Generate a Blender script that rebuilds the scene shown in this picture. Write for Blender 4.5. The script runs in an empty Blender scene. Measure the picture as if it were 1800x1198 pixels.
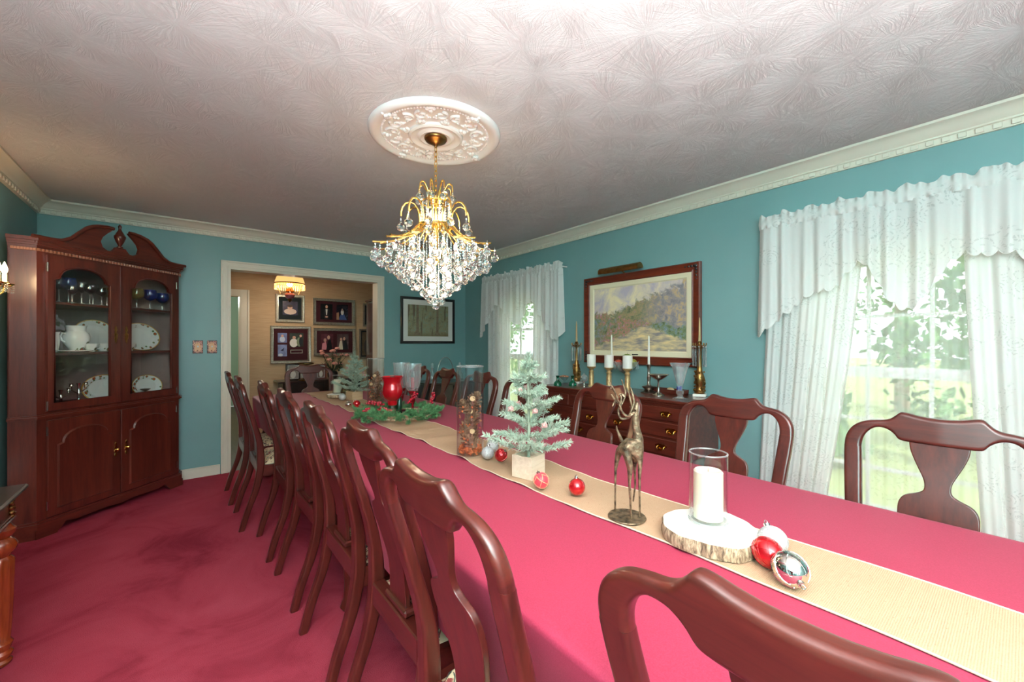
import bpy, bmesh, math, random
from mathutils import Vector, Matrix
random.seed(7)
PI = math.pi
SC = bpy.context.scene
COL = SC.collection
# ---------------------------------------------------------------- camera
cam_d = bpy.data.cameras.new('camera')
cam_d.sensor_width = 36.0
cam_d.lens = 14.4
cam_d.shift_y = 2.0 / 1800.0
cam_d.clip_start = 0.02
cam = bpy.data.objects.new('camera', cam_d)
cam.location = (0.0, 0.0, 1.296)
cam.rotation_euler = (PI / 2, 0.0, -math.radians(38.6))
COL.objects.link(cam)
SC.camera = cam
# ---------------------------------------------------------------- view
SC.view_settings.view_transform = 'Standard'
SC.view_settings.look = 'None'
SC.view_settings.gamma = 1.0
SC.view_settings.use_curve_mapping = False
SC.view_settings.exposure = 0.6
# ---------------------------------------------------------------- world: bright overcast sky
wd = bpy.data.worlds.new('sky')
SC.world = wd
wd.use_nodes = True
wd.node_tree.nodes['Background'].inputs[0].default_value = (0.90, 0.96, 1.0, 1)
wd.node_tree.nodes['Background'].inputs[1].default_value = 1.5
# ---------------------------------------------------------------- lights
def light(name, kind, loc, power, col=(1, 1, 1), rot=(0, 0, 0), parent=None, **kw):
    d = bpy.data.lights.new(name, kind)
    d.energy = power
    d.color = col
    for k, v in kw.items():
        setattr(d, k, v)
    o = bpy.data.objects.new(name, d)
    o.location = loc
    o.rotation_euler = rot
    o.parent = parent
    COL.objects.link(o)
    return o
light('sun_light', 'SUN', (0, 0, 12), 2.2, (1.0, 0.95, 0.86), (math.radians(38), math.radians(-28), math.radians(10)), angle=0.02)
# the photographer's flash, beside the camera and bounced off the ceiling
light('bounce_flash', 'SPOT', (-0.40, -0.92, 1.10), 2050.0, (1.0, 0.985, 0.96), (PI, 0, 0), spot_size=math.radians(150), spot_blend=1.0, shadow_soft_size=.15)

# ---------------------------------------------------------------- mesh builder
class MB:
    def __init__(s):
        s.v = []; s.f = []; s.T = None; s.mi = []; s.cur = 0
    def add(s, vs, fs):
        n = len(s.v)
        if s.T is not None:
            vs = [tuple(s.T @ Vector(p)) for p in vs]
        s.v.extend([tuple(p) for p in vs])
        for f in fs:
            s.f.append(tuple(i + n for i in f)); s.mi.append(s.cur)
        return s
    def box(s, x0, x1, y0, y1, z0, z1, b=0.0):
        if x0 > x1: x0, x1 = x1, x0
        if y0 > y1: y0, y1 = y1, y0
        if z0 > z1: z0, z1 = z1, z0
        b = min(b, (x1 - x0) * .45, (y1 - y0) * .45, (z1 - z0) * .45)
        if b <= 0:
            vs = [(x, y, z) for x in (x0, x1) for y in (y0, y1) for z in (z0, z1)]
            fs = [(0, 1, 3, 2), (4, 6, 7, 5), (0, 4, 5, 1), (2, 3, 7, 6), (0, 2, 6, 4), (1, 5, 7, 3)]
            return s.add(vs, fs)
        vs = []; ix = {}
        X = (x0, x1); Y = (y0, y1); Z = (z0, z1)
        for i in (0, 1):
            for j in (0, 1):
                for k in (0, 1):
                    sx = b if i == 0 else -b; sy = b if j == 0 else -b; sz = b if k == 0 else -b
                    for a, p in enumerate(((X[i], Y[j] + sy, Z[k] + sz), (X[i] + sx, Y[j], Z[k] + sz), (X[i] + sx, Y[j] + sy, Z[k]))):
                        ix[(i, j, k, a)] = len(vs); vs.append(p)
        fs = []
        for i in (0, 1):
            q = [ix[(i, j, k, 0)] for j, k in ((0, 0), (0, 1), (1, 1), (1, 0))]
            fs.append(q if i == 0 else q[::-1])
            q = [ix[(j, i, k, 1)] for j, k in ((0, 0), (1, 0), (1, 1), (0, 1))]
            fs.append(q if i == 0 else q[::-1])
            q = [ix[(j, k, i, 2)] for j, k in ((0, 0), (0, 1), (1, 1), (1, 0))]
            fs.append(q if i == 0 else q[::-1])
        for i in (0, 1):
            for j in (0, 1):
                fs.append((ix[(i, j, 0, 0)], ix[(i, j, 0, 1)], ix[(i, j, 1, 1)], ix[(i, j, 1, 0)]))
                fs.append((ix[(i, 0, j, 0)], ix[(i, 0, j, 2)], ix[(i, 1, j, 2)], ix[(i, 1, j, 0)]))
                fs.append((ix[(0, i, j, 1)], ix[(0, i, j, 2)], ix[(1, i, j, 2)], ix[(1, i, j, 1)]))
                for k in (0, 1):
                    fs.append((ix[(i, j, k, 0)], ix[(i, j, k, 1)], ix[(i, j, k, 2)]))
        return s.add(vs, fs)
    def lathe(s, prof, n=20, c=(0, 0, 0), axis='z', sx=1.0, sy=1.0, wob=None):
        vs = []; fs = []
        m = len(prof)
        for k, (r, z) in enumerate(prof):
            for i in range(n):
                a = 2 * PI * i / n
                rr = r * (wob(a, k) if wob else 1.0)
                x, y = rr * math.cos(a) * sx, rr * math.sin(a) * sy
                if axis == 'z': p = (c[0] + x, c[1] + y, c[2] + z)
                elif axis == 'x': p = (c[0] + z, c[1] + x, c[2] + y)
                else: p = (c[0] + x, c[1] + z, c[2] + y)
                vs.append(p)
        for k in range(m - 1):
            for i in range(n):
                j = (i + 1) % n
                fs.append((k * n + i, k * n + j, (k + 1) * n + j, (k + 1) * n + i))
        if prof[0][0] > 1e-6: fs.append(tuple(range(n - 1, -1, -1)))
        if prof[-1][0] > 1e-6: fs.append(tuple((m - 1) * n + i for i in range(n)))
        return s.add(vs, fs)
    def tube(s, pts, r, n=8, closed=False, cap=True, flat=1.0):
        pts = [Vector(p) for p in pts]
        m = len(pts)
        rs = r if isinstance(r, (list, tuple)) else [r] * m
        vs = []; fs = []
        up = None
        for i, p in enumerate(pts):
            if closed: t = pts[(i + 1) % m] - pts[i - 1]
            else: t = pts[min(i + 1, m - 1)] - pts[max(i - 1, 0)]
            if t.length < 1e-9: t = Vector((0, 0, 1))
            t.normalize()
            if up is None:
                up = Vector((0, 0, 1)) if abs(t.z) < .9 else Vector((1, 0, 0))
            u = up - t * up.dot(t)
            if u.length < 1e-6: u = t.orthogonal()
            u.normalize(); up = u
            w = t.cross(u)
            for k in range(n):
                a = 2 * PI * k / n
                vs.append(p + u * (rs[i] * math.cos(a) * flat) + w * (rs[i] * math.sin(a)))
        lim = m if closed else m - 1
        for i in range(lim):
            i2 = (i + 1) % m
            for k in range(n):
                k2 = (k + 1) % n
                fs.append((i * n + k, i * n + k2, i2 * n + k2, i2 * n + k))
        if cap and not closed:
            fs.append(tuple(range(n - 1, -1, -1)))
            fs.append(tuple((m - 1) * n + k for k in range(n)))
        return s.add(vs, fs)
    def ball(s, c, r, nu=12, nv=8, sz=1.0, sx=1.0, sy=1.0):
        prof = [(max(r * math.sin(PI * k / nv), 0.0), -r * sz * math.cos(PI * k / nv)) for k in range(nv + 1)]
        prof[0] = (1e-7, prof[0][1]); prof[-1] = (1e-7, prof[-1][1])
        return s.lathe(prof, nu, c, sx=sx, sy=sy)
    def ico(s, c, r, sub=1):
        bm = bmesh.new()
        bmesh.ops.create_icosphere(bm, subdivisions=sub, radius=r)
        vs = [(v.co.x + c[0], v.co.y + c[1], v.co.z + c[2]) for v in bm.verts]
        bm.verts.index_update()
        fs = [tuple(v.index for v in f.verts) for f in bm.faces]
        bm.free()
        return s.add(vs, fs)
    def prism(s, poly, d0, d1, plane='xz'):
        n = len(poly)
        def P(a, b, d):
            return {'xz': (a, d, b), 'yz': (d, a, b), 'xy': (a, b, d)}[plane]
        vs = [P(a, b, d0) for a, b in poly] + [P(a, b, d1) for a, b in poly]
        fs = [tuple(range(n)), tuple(range(2 * n - 1, n - 1, -1))]
        for i in range(n):
            j = (i + 1) % n
            fs.append((i, i + n, j + n, j))
        return s.add(vs, fs)
    def ring(s, outer, inner, d0, d1, plane='xz', close=True):
        n = len(outer)
        def P(a, b, d):
            return {'xz': (a, d, b), 'yz': (d, a, b), 'xy': (a, b, d)}[plane]
        vs = [P(a, b, d0) for a, b in outer] + [P(a, b, d0) for a, b in inner] + [P(a, b, d1) for a, b in outer] + [P(a, b, d1) for a, b in inner]
        fs = []
        for i in range(n if close else n - 1):
            j = (i + 1) % n
            fs += [(i, j, n + j, n + i), (2 * n + i, 3 * n + i, 3 * n + j, 2 * n + j), (i, 2 * n + i, 2 * n + j, j), (n + i, n + j, 3 * n + j, 3 * n + i)]
        return s.add(vs, fs)
    def ribbon(s, st, th, prof, bev=.006, dens=3):
        """st: stations ((yA,zA),(yB,zB)); th: thickness(x) per station or const; prof(z): x offset."""
        n = len(st)
        ths = list(th) if isinstance(th, (list, tuple)) else [th] * n
        def cr(p0, p1, p2, p3, t): return .5 * (2 * p1 + (p2 - p0) * t + (2 * p0 - 5 * p1 + 4 * p2 - p3) * t * t + (3 * p1 - p0 - 3 * p2 + p3) * t ** 3)
        raw = [(A[0], A[1], B[0], B[1], h) for (A, B), h in zip(st, ths)]
        fine = []
        for i in range(n - 1):
            p = [raw[max(i - 1, 0)], raw[i], raw[i + 1], raw[min(i + 2, n - 1)]]
            for k in range(dens): fine.append(tuple(cr(p[0][c], p[1][c], p[2][c], p[3][c], k / dens) for c in range(5)))
        fine.append(raw[-1])
        vs = []; fs = []; m = len(fine); N = 28; c1 = .2929
        for ya, za, yb, zb, hh in fine:
            L = math.hypot(yb - ya, zb - za) or 1e-6
            h = hh / 2; b = min(bev, h * .74, L * .36); q = b / L; d1 = b * c1; q1 = q * c1; d2 = b * .076 ; q2 = q * .617
            cor = [(b * 1.3 if b * 1.3 < h else h * .99, 0.0), (b, 0.0), (b * .617, q * .076), (b * c1, q * c1), (b * .076, q * .617), (0.0, q), (0.0, min(q * 1.3, .48))]
            loop = [(-h + dx, u) for dx, u in cor] + [(-h + dx, 1 - u) for dx, u in cor[::-1]] + [(h - dx, 1 - u) for dx, u in cor] + [(h - dx, u) for dx, u in cor[::-1]]
            for dx, u in loop:
                y = ya + (yb - ya) * u; z = za + (zb - za) * u
                vs.append((prof(z) + dx, y, z))
        for i in range(m - 1):
            for k in range(N):
                k2 = (k + 1) % N
                fs.append((i * N + k, i * N + k2, (i + 1) * N + k2, (i + 1) * N + k))
        fs.append(tuple(range(N - 1, -1, -1))); fs.append(tuple((m - 1) * N + k for k in range(N)))
        return s.add(vs, fs)
    def grid(s, fn, nu, nv, wrap=False):
        vs = [fn(i / nu, j / nv) for j in range(nv + 1) for i in range(nu + 1)]
        fs = []
        for j in range(nv):
            for i in range(nu):
                a = j * (nu + 1) + i
                fs.append((a, a + 1, a + nu + 2, a + nu + 1))
        return s.add(vs, fs)
    def solid(s, fn, nu, nv, off):
        """a cloth-like sheet with thickness: fn(u,v) front; back shifted by off"""
        n0 = len(s.v)
        vs = [fn(i / nu, j / nv) for j in range(nv + 1) for i in range(nu + 1)]
        m = len(vs)
        vs2 = [(p[0] + off[0], p[1] + off[1], p[2] + off[2]) for p in vs]
        fs = []
        for j in range(nv):
            for i in range(nu):
                a = j * (nu + 1) + i
                fs.append((a, a + 1, a + nu + 2, a + nu + 1))
                fs.append((m + a + nu + 1, m + a + nu + 2, m + a + 1, m + a))
        for i in range(nu):
            fs.append((i + 1, i, m + i, m + i + 1))
            a = nv * (nu + 1) + i
            fs.append((a, a + 1, m + a + 1, m + a))
        for j in range(nv):
            a = j * (nu + 1); b = a + nu + 1
            fs.append((a, b, m + b, m + a))
            a += nu; b += nu
            fs.append((b, a, m + a, m + b))
        return s.add(vs + vs2, fs)

def mesh(name, mb, mats, smooth=35, fixn=True):
    me = bpy.data.meshes.new(name)
    me.from_pydata(mb.v, [], mb.f)
    if not isinstance(mats, (list, tuple)): mats = [mats]
    for m in mats: me.materials.append(m)
    if len(mats) > 1:
        me.polygons.foreach_set('material_index', mb.mi)
    if fixn:
        bm = bmesh.new(); bm.from_mesh(me)
        bmesh.ops.recalc_face_normals(bm, faces=bm.faces)
        bm.to_mesh(me); bm.free()
    if smooth:
        me.polygons.foreach_set('use_smooth', [True] * len(me.polygons))
        me.set_sharp_from_angle(angle=math.radians(smooth))
    me.update()
    return me
def obj(name, mb, mats, parent=None, smooth=35, loc=None, rot=None, fixn=True, label=None):
    me = mb if isinstance(mb, bpy.types.Mesh) else mesh(name, mb, mats, smooth, fixn)
    o = bpy.data.objects.new(name, me)
    if loc: o.location = loc
    if rot: o.rotation_euler = rot
    o.parent = parent
    COL.objects.link(o)
    if label: o['label'] = label
    return o
def tag(o, label, cat, group=None, kind=None):
    o['label'] = label; o['category'] = cat
    if group: o['group'] = group
    if kind: o['kind'] = kind
    return o
def struct(name, mb, mats, label, cat, smooth=30, loc=None):
    return tag(obj(name, mb, mats, None, smooth, loc), label, cat, kind='structure')
def thing(name, label, cat, loc=(0, 0, 0), rz=0.0, group=None):
    o = bpy.data.objects.new(name, None)
    o.empty_display_size = 0.05
    o.location = loc; o.rotation_euler = (0, 0, rz)
    COL.objects.link(o)
    return tag(o, label, cat, group)
def dup(root, loc, rz=None, label=None, scale=None):
    r = root.copy(); COL.objects.link(r); r.location = loc
    if rz is not None: r.rotation_euler = (0, 0, rz)
    if label: r['label'] = label
    if scale: r.scale = scale
    for ch in list(root.children):
        c = ch.copy(); COL.objects.link(c); c.parent = r
        for g in ch.children:
            e = g.copy(); COL.objects.link(e); e.parent = c
    return r
def arc(cx, cy, r, a0, a1, n):
    return [(cx + r * math.cos(math.radians(a0 + (a1 - a0) * i / n)), cy + r * math.sin(math.radians(a0 + (a1 - a0) * i / n))) for i in range(n + 1)]
def interp(tab, x):
    if x <= tab[0][0]: return tab[0][1]
    for (a, va), (b, vb) in zip(tab, tab[1:]):
        if x <= b:
            t = (x - a) / (b - a)
            return va + (vb - va) * t
    return tab[-1][1]
def sinterp(tab, x):
    """smooth (Catmull-Rom) version of interp"""
    n = len(tab)
    if x <= tab[0][0]: return tab[0][1]
    if x >= tab[-1][0]: return tab[-1][1]
    for i in range(n - 1):
        if x <= tab[i + 1][0]:
            a, b = tab[i], tab[i + 1]
            t = (x - a[0]) / (b[0] - a[0])
            m0 = (b[1] - tab[max(i - 1, 0)][1]) / (b[0] - tab[max(i - 1, 0)][0]) * (b[0] - a[0])
            m1 = (tab[min(i + 2, n - 1)][1] - a[1]) / (tab[min(i + 2, n - 1)][0] - a[0]) * (b[0] - a[0])
            return (2 * t**3 - 3 * t**2 + 1) * a[1] + (t**3 - 2 * t**2 + t) * m0 + (-2 * t**3 + 3 * t**2) * b[1] + (t**3 - t**2) * m1
# ================================================================ materials
def s2l(c):
    return tuple(((v / 255) / 12.92 if v / 255 <= .04045 else ((v / 255 + .055) / 1.055) ** 2.4) for v in c)
def rgba(c): return (c[0], c[1], c[2], 1.0)
class NT:
    def __init__(s, name):
        s.m = bpy.data.materials.new(name); s.m.use_nodes = True
        s.t = s.m.node_tree; s.b = s.t.nodes['Principled BSDF']; s.out = s.t.nodes['Material Output']
    def n(s, kind, **kw):
        x = s.t.nodes.new(kind)
        for k, v in kw.items():
            if k.startswith('i_'):
                x.inputs[k[2:].replace('_', ' ')].default_value = v
            else: setattr(x, k, v)
        return x
    def l(s, a, b): s.t.links.new(a, b)
    def coord(s, scale=(1, 1, 1), kind='Object', rot=(0, 0, 0)):
        tc = s.n('ShaderNodeTexCoord'); mp = s.n('ShaderNodeMapping')
        mp.inputs['Scale'].default_value = scale; mp.inputs['Rotation'].default_value = rot
        s.l(tc.outputs[kind], mp.inputs['Vector']); return mp.outputs['Vector']
    def noise(s, vec, scale=5, detail=3, rough=.5, dist=0.0):
        x = s.n('ShaderNodeTexNoise'); x.inputs['Scale'].default_value = scale; x.inputs['Detail'].default_value = detail
        x.inputs['Roughness'].default_value = rough; x.inputs['Distortion'].default_value = dist
        if vec is not None: s.l(vec, x.inputs['Vector'])
        return x.outputs['Fac']
    def ramp(s, fac, stops, mode='LINEAR'):
        x = s.n('ShaderNodeValToRGB'); x.color_ramp.interpolation = mode
        e = x.color_ramp.elements
        while len(e) > 1: e.remove(e[-1])
        e[0].position = stops[0][0]; e[0].color = rgba(stops[0][1]) if not isinstance(stops[0][1], float) else (stops[0][1],) * 3 + (1,)
        for p, c in stops[1:]:
            q = e.new(p); q.color = rgba(c) if not isinstance(c, float) else (c, c, c, 1)
        s.l(fac, x.inputs['Fac']); return x.outputs['Color']
    def math(s, op, a, b=None, clamp=False):
        x = s.n('ShaderNodeMath', operation=op, use_clamp=clamp)
        for i, v in enumerate((a, b)):
            if v is None: continue
            if isinstance(v, (int, float)): x.inputs[i].default_value = v
            else: s.l(v, x.inputs[i])
        return x.outputs[0]
    def mix(s, fac, a, b):
        x = s.n('ShaderNodeMix', data_type='RGBA')
        for i, v in ((0, fac), (6, a), (7, b)):
            if isinstance(v, (int, float)): x.inputs[i].default_value = v
            elif isinstance(v, tuple): x.inputs[i].default_value = rgba(v)
            else: s.l(v, x.inputs[i])
        return x.outputs[2]
    def bump(s, h, strength=.3, dist=.01):
        x = s.n('ShaderNodeBump'); x.inputs['Strength'].default_value = strength; x.inputs['Distance'].default_value = dist
        s.l(h, x.inputs['Height']); s.l(x.outputs['Normal'], s.b.inputs['Normal']); return x
    def color(s, c):
        if isinstance(c, tuple): s.b.inputs['Base Color'].default_value = rgba(c)
        else: s.l(c, s.b.inputs['Base Color'])
    def sep(s, vec):
        x = s.n('ShaderNodeSeparateXYZ'); s.l(vec, x.inputs[0]); return x.outputs
def pbr(name, col, rough=.5, metal=0.0, coat=0.0, trans=0.0, ior=1.5, emit=None, es=0.0, sheen=0.0, var=0.0, vscale=8, bump=0.0, bscale=60, spec=.5, sss=0.0):
    t = NT(name); b = t.b
    b.inputs['Roughness'].default_value = rough; b.inputs['Metallic'].default_value = metal
    b.inputs['Coat Weight'].default_value = coat; b.inputs['Coat Roughness'].default_value = .08
    b.inputs['Transmission Weight'].default_value = trans; b.inputs['IOR'].default_value = ior
    b.inputs['Sheen Weight'].default_value = sheen; b.inputs['Specular IOR Level'].default_value = spec
    if sss: b.inputs['Subsurface Weight'].default_value = sss; b.inputs['Subsurface Radius'].default_value = (.02, .012, .008)
    if emit: b.inputs['Emission Color'].default_value = rgba(emit); b.inputs['Emission Strength'].default_value = es
    if var > 0:
        f = t.noise(t.coord(), vscale, 4)
        lo = tuple(max(0, c * (1 - var)) for c in col); hi = tuple(c * (1 + var) for c in col)
        t.color(t.ramp(f, [(.3, lo), (.7, hi)]))
    else: t.color(col)
    if bump > 0: t.bump(t.noise(t.coord(), bscale, 3), bump, .004)
    return t.m
def wood(name, dark, light, axis='z', rough=.28, coat=.5, scale=1.0, bump=.04):
    t = NT(name)
    sc = {'x': (1.2, 14, 14), 'y': (14, 1.2, 14), 'z': (14, 14, 1.2)}[axis]
    v = t.coord(tuple(q * scale for q in sc))
    f = t.noise(v, 1.6, 5, .62, .6)
    g = t.noise(t.coord(tuple(q * 5 * scale for q in sc)), 2.0, 3, .6)
    h = t.math('ADD', t.math('MULTIPLY', f, .75), t.math('MULTIPLY', g, .25))
    t.color(t.ramp(h, [(.25, dark), (.50, tuple((a + b) / 2 for a, b in zip(dark, light))), (.74, light)]))
    t.b.inputs['Roughness'].default_value = rough
    t.b.inputs['Coat Weight'].default_value = coat; t.b.inputs['Coat Roughness'].default_value = .12
    t.bump(g, bump, .002)
    return t.m
def thin_glass(name, tint=(1, 1, 1), refl=1.0, rough=.02, ior=1.45, film=0.0):
    t = NT(name)
    t.t.nodes.remove(t.b)
    tr = t.n('ShaderNodeBsdfTransparent'); tr.inputs[0].default_value = rgba(tint)
    gl = t.n('ShaderNodeBsdfGlossy'); gl.inputs['Roughness'].default_value = rough
    fr = t.n('ShaderNodeFresnel'); fr.inputs['IOR'].default_value = ior
    mx = t.n('ShaderNodeMixShader')
    fac = t.math('MULTIPLY', fr.outputs[0], refl, clamp=True)
    if film: fac = t.math('ADD', fac, film, clamp=True)
    ge = t.n('ShaderNodeNewGeometry')
    fac = t.math('MULTIPLY', fac, t.math('SUBTRACT', 1.0, ge.outputs['Backfacing']))
    t.l(fac, mx.inputs[0]); t.l(tr.outputs[0], mx.inputs[1]); t.l(gl.outputs[0], mx.inputs[2])
    t.l(mx.outputs[0], t.out.inputs[0])
    return t.m
M = {}
# --- room
def m_wall():
    t = NT('teal_wall_paint')
    f = t.noise(t.coord(), 2.2, 3)
    t.color(t.ramp(f, [(.3, s2l((120, 161, 162))), (.7, s2l((126, 167, 167)))]))
    t.b.inputs['Roughness'].default_value = .42
    t.bump(t.noise(t.coord(), 160, 2), .12, .002)
    return t.m
M['wall'] = m_wall()
M['plaster'] = pbr('white_plaster', s2l((232, 229, 226)), .5)
M['trim'] = pbr('cream_trim_paint', s2l((226, 219, 203)), .38, var=.02, vscale=4)
M['dooredge'] = pbr('cream_casing_paint', s2l((228, 218, 200)), .38, var=.02, vscale=4)
def m_ceiling():
    t = NT('stomped_plaster_ceiling')
    v = t.coord((1, 1, 1))
    nz = t.n('ShaderNodeTexNoise'); nz.inputs['Scale'].default_value = 9; nz.inputs['Detail'].default_value = 2
    t.l(v, nz.inputs['Vector'])
    dv = t.n('ShaderNodeVectorMath', operation='SCALE'); dv.inputs['Scale'].default_value = .05
    t.l(nz.outputs['Color'], dv.inputs[0])
    av = t.n('ShaderNodeVectorMath', operation='ADD'); t.l(v, av.inputs[0]); t.l(dv.outputs[0], av.inputs[1])
    def star(scale, seed):
        vo = t.n('ShaderNodeTexVoronoi', voronoi_dimensions='2D', feature='F1'); vo.inputs['Scale'].default_value = scale
        vo.inputs['Randomness'].default_value = .75
        mp = t.n('ShaderNodeVectorMath', operation='ADD'); mp.inputs[1].default_value = (seed, seed * .7, 0)
        t.l(av.outputs[0], mp.inputs[0]); t.l(mp.outputs[0], vo.inputs['Vector'])
        sub = t.n('ShaderNodeVectorMath', operation='SUBTRACT'); t.l(mp.outputs[0], sub.inputs[0]); t.l(vo.outputs['Position'], sub.inputs[1])
        nm = t.n('ShaderNodeVectorMath', operation='NORMALIZE')
        fl = t.n('ShaderNodeVectorMath', operation='MULTIPLY'); fl.inputs[1].default_value = (1, 1, 0)
        t.l(sub.outputs[0], fl.inputs[0]); t.l(fl.outputs[0], nm.inputs[0])
        sc = t.n('ShaderNodeVectorMath', operation='SCALE'); sc.inputs['Scale'].default_value = 20.0
        t.l(nm.outputs[0], sc.inputs[0])
        cell = t.n('ShaderNodeVectorMath', operation='SCALE'); cell.inputs['Scale'].default_value = 31.0
        t.l(vo.outputs['Position'], cell.inputs[0])
        ad = t.n('ShaderNodeVectorMath', operation='ADD'); t.l(sc.outputs[0], ad.inputs[0]); t.l(cell.outputs[0], ad.inputs[1])
        n2 = t.noise(ad.outputs[0], 1.4, 3, .65)
        ln = t.n('ShaderNodeVectorMath', operation='LENGTH'); t.l(fl.outputs[0], ln.inputs[0])
        fo = t.ramp(ln.outputs['Value'], [(0.0, 0.0), (.03, .6), (.10, 1.0), (.22, .75), (.34, .35)])
        rid = t.ramp(n2, [(.47, 0.0), (.52, 1.0), (.57, .05)])
        return t.math('MULTIPLY', fo, rid)
    h = t.math('ADD', star(3.4, 0.0), t.math('MULTIPLY', star(3.0, 5.3), .8))
    h = t.math('ADD', h, t.math('MULTIPLY', t.noise(v, 70, 2), .12))
    t.color(s2l((222, 218, 219)))
    t.b.inputs['Roughness'].default_value = .55
    t.bump(h, .55, .006)
    return t.m
M['ceil'] = m_ceiling()
def m_carpet():
    t = NT('burgundy_plush_carpet')
    v = t.coord()
    f = t.noise(v, 1.7, 5, .62, 1.2)
    g = t.noise(v, 260, 2)
    c = t.ramp(f, [(.30, s2l((148, 48, 64))), (.48, s2l((186, 70, 88))), (.70, s2l((198, 82, 100)))])
    c2 = t.mix(t.math('MULTIPLY', g, .35), c, s2l((128, 34, 54)))
    t.color(c2)
    t.b.inputs['Roughness'].default_value = .95
    t.b.inputs['Specular IOR Level'].default_value = .05
    t.bump(t.math('ADD', g, t.math('MULTIPLY', f, .8)), .55, .01)
    return t.m
M['carpet'] = m_carpet()
def m_grass_cloth():
    t = NT('tan_grasscloth')
    f = t.noise(t.coord((3, 3, 90)), 2.0, 4, .6)
    t.color(t.ramp(f, [(.3, s2l((184, 152, 118))), (.7, s2l((206, 176, 140)))]))
    t.b.inputs['Roughness'].default_value = .85; t.bump(f, .3, .003)
    return t.m
M['tan'] = m_grass_cloth()
M['hall'] = pbr('pale_green_paint', s2l((150, 180, 158)), .6)
M['brownceil'] = pbr('brown_ceiling', s2l((150, 118, 98)), .7)
M['parq'] = wood('dark_floorboards', s2l((60, 36, 26)), s2l((104, 66, 44)), 'y', .35, .3)
# --- woods
CH_D, CH_L = s2l((46, 15, 12)), s2l((104, 41, 31))
M['cherry_z'] = wood('cherry_wood_upright', CH_D, CH_L, 'z', .30, .45)
M['cherry_y'] = wood('cherry_wood_crosswise', CH_D, CH_L, 'y', .30, .45)
M['cherry_x'] = wood('cherry_wood_lengthwise', CH_D, CH_L, 'x', .30, .45)
CB_D, CB_L = s2l((54, 21, 16)), s2l((122, 52, 38))
M['cab_z'] = wood('mahogany_upright', CB_D, CB_L, 'z', .3, .5)
M['cab_x'] = wood('mahogany_lengthwise', CB_D, CB_L, 'x', .3, .5)
M['cab_y'] = wood('mahogany_crosswise', CB_D, CB_L, 'y', .3, .5)
M['cabin'] = pbr('dark_cabinet_interior', s2l((136, 108, 100)), .6, var=.1)
M['darkwood'] = wood('ebony_stained_wood', s2l((26, 16, 14)), s2l((58, 36, 30)), 'y', .3, .5)
M['orange'] = wood('honey_cherry_leg', s2l((96, 32, 14)), s2l((176, 78, 36)), 'z', .25, .7)
# --- metals
M['brass'] = pbr('polished_brass', s2l((214, 170, 88)), .22, 1.0)
M['gold'] = pbr('gilt_metal', s2l((238, 200, 118)), .16, 1.0)
M['oldbrass'] = pbr('aged_brass', s2l((150, 112, 66)), .35, 1.0, var=.2, vscale=30)
M['silver'] = pbr('silver_plate', s2l((206, 200, 192)), .2, 1.0)
M['pewter'] = pbr('tarnished_silver', s2l((150, 140, 130)), .3, 1.0)
M['white_paint'] = pbr('white_sash_paint', s2l((236, 236, 230)), .4)
# --- glass
M['pane'] = thin_glass('window_glass', (.97, .99, .98), 1.0)
M['cabpane'] = thin_glass('cabinet_glass', (.97, .98, .97), 1.2, .01, film=.02)
M['clearglass'] = thin_glass('clear_glass', (.94, .955, .96), 1.7, .02, film=.025)
M['crystal'] = pbr('cut_crystal', (1, 1, 1), .0, trans=1.0, ior=1.55)
def m_cut():
    t = NT('pressed_glass'); t.t.nodes.remove(t.b)
    tr = t.n('ShaderNodeBsdfTransparent'); tr.inputs[0].default_value = (.93, .95, .95, 1)
    gl = t.n('ShaderNodeBsdfGlossy'); gl.inputs['Roughness'].default_value = .03
    di = t.n('ShaderNodeBsdfTranslucent'); di.inputs[0].default_value = (.9, .92, .93, 1)
    d2 = t.n('ShaderNodeBsdfDiffuse'); d2.inputs[0].default_value = (.9, .92, .93, 1)
    lw = t.n('ShaderNodeLayerWeight'); lw.inputs['Blend'].default_value = .35
    m0 = t.n('ShaderNodeMixShader'); m0.inputs[0].default_value = .5; t.l(di.outputs[0], m0.inputs[1]); t.l(d2.outputs[0], m0.inputs[2])
    m1 = t.n('ShaderNodeMixShader'); m1.inputs[0].default_value = .55; t.l(m0.outputs[0], m1.inputs[1]); t.l(gl.outputs[0], m1.inputs[2])
    m2 = t.n('ShaderNodeMixShader'); t.l(t.math('ADD', t.math('MULTIPLY', lw.outputs['Facing'], .62), .18, clamp=True), m2.inputs[0]); t.l(tr.outputs[0], m2.inputs[1]); t.l(m1.outputs[0], m2.inputs[2])
    t.l(m2.outputs[0], t.out.inputs[0]); return t.m
M['crystal2'] = m_cut()
M['greenglass'] = pbr('emerald_glass', s2l((10, 120, 84)), .06, trans=.55, coat=.6)
M['blueglass'] = pbr('cobalt_glass', s2l((40, 70, 170)), .06, trans=.7, coat=.5)
M['amberglass'] = pbr('amber_glass', s2l((176, 156, 80)), .06, trans=.7, coat=.5)
M['redglass'] = pbr('ruby_mercury_glass', s2l((196, 14, 30)), .12, metal=.35, coat=1.0)
M['redstem'] = pbr('ruby_glass', s2l((150, 8, 26)), .06, trans=.4, coat=1.0)
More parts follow.
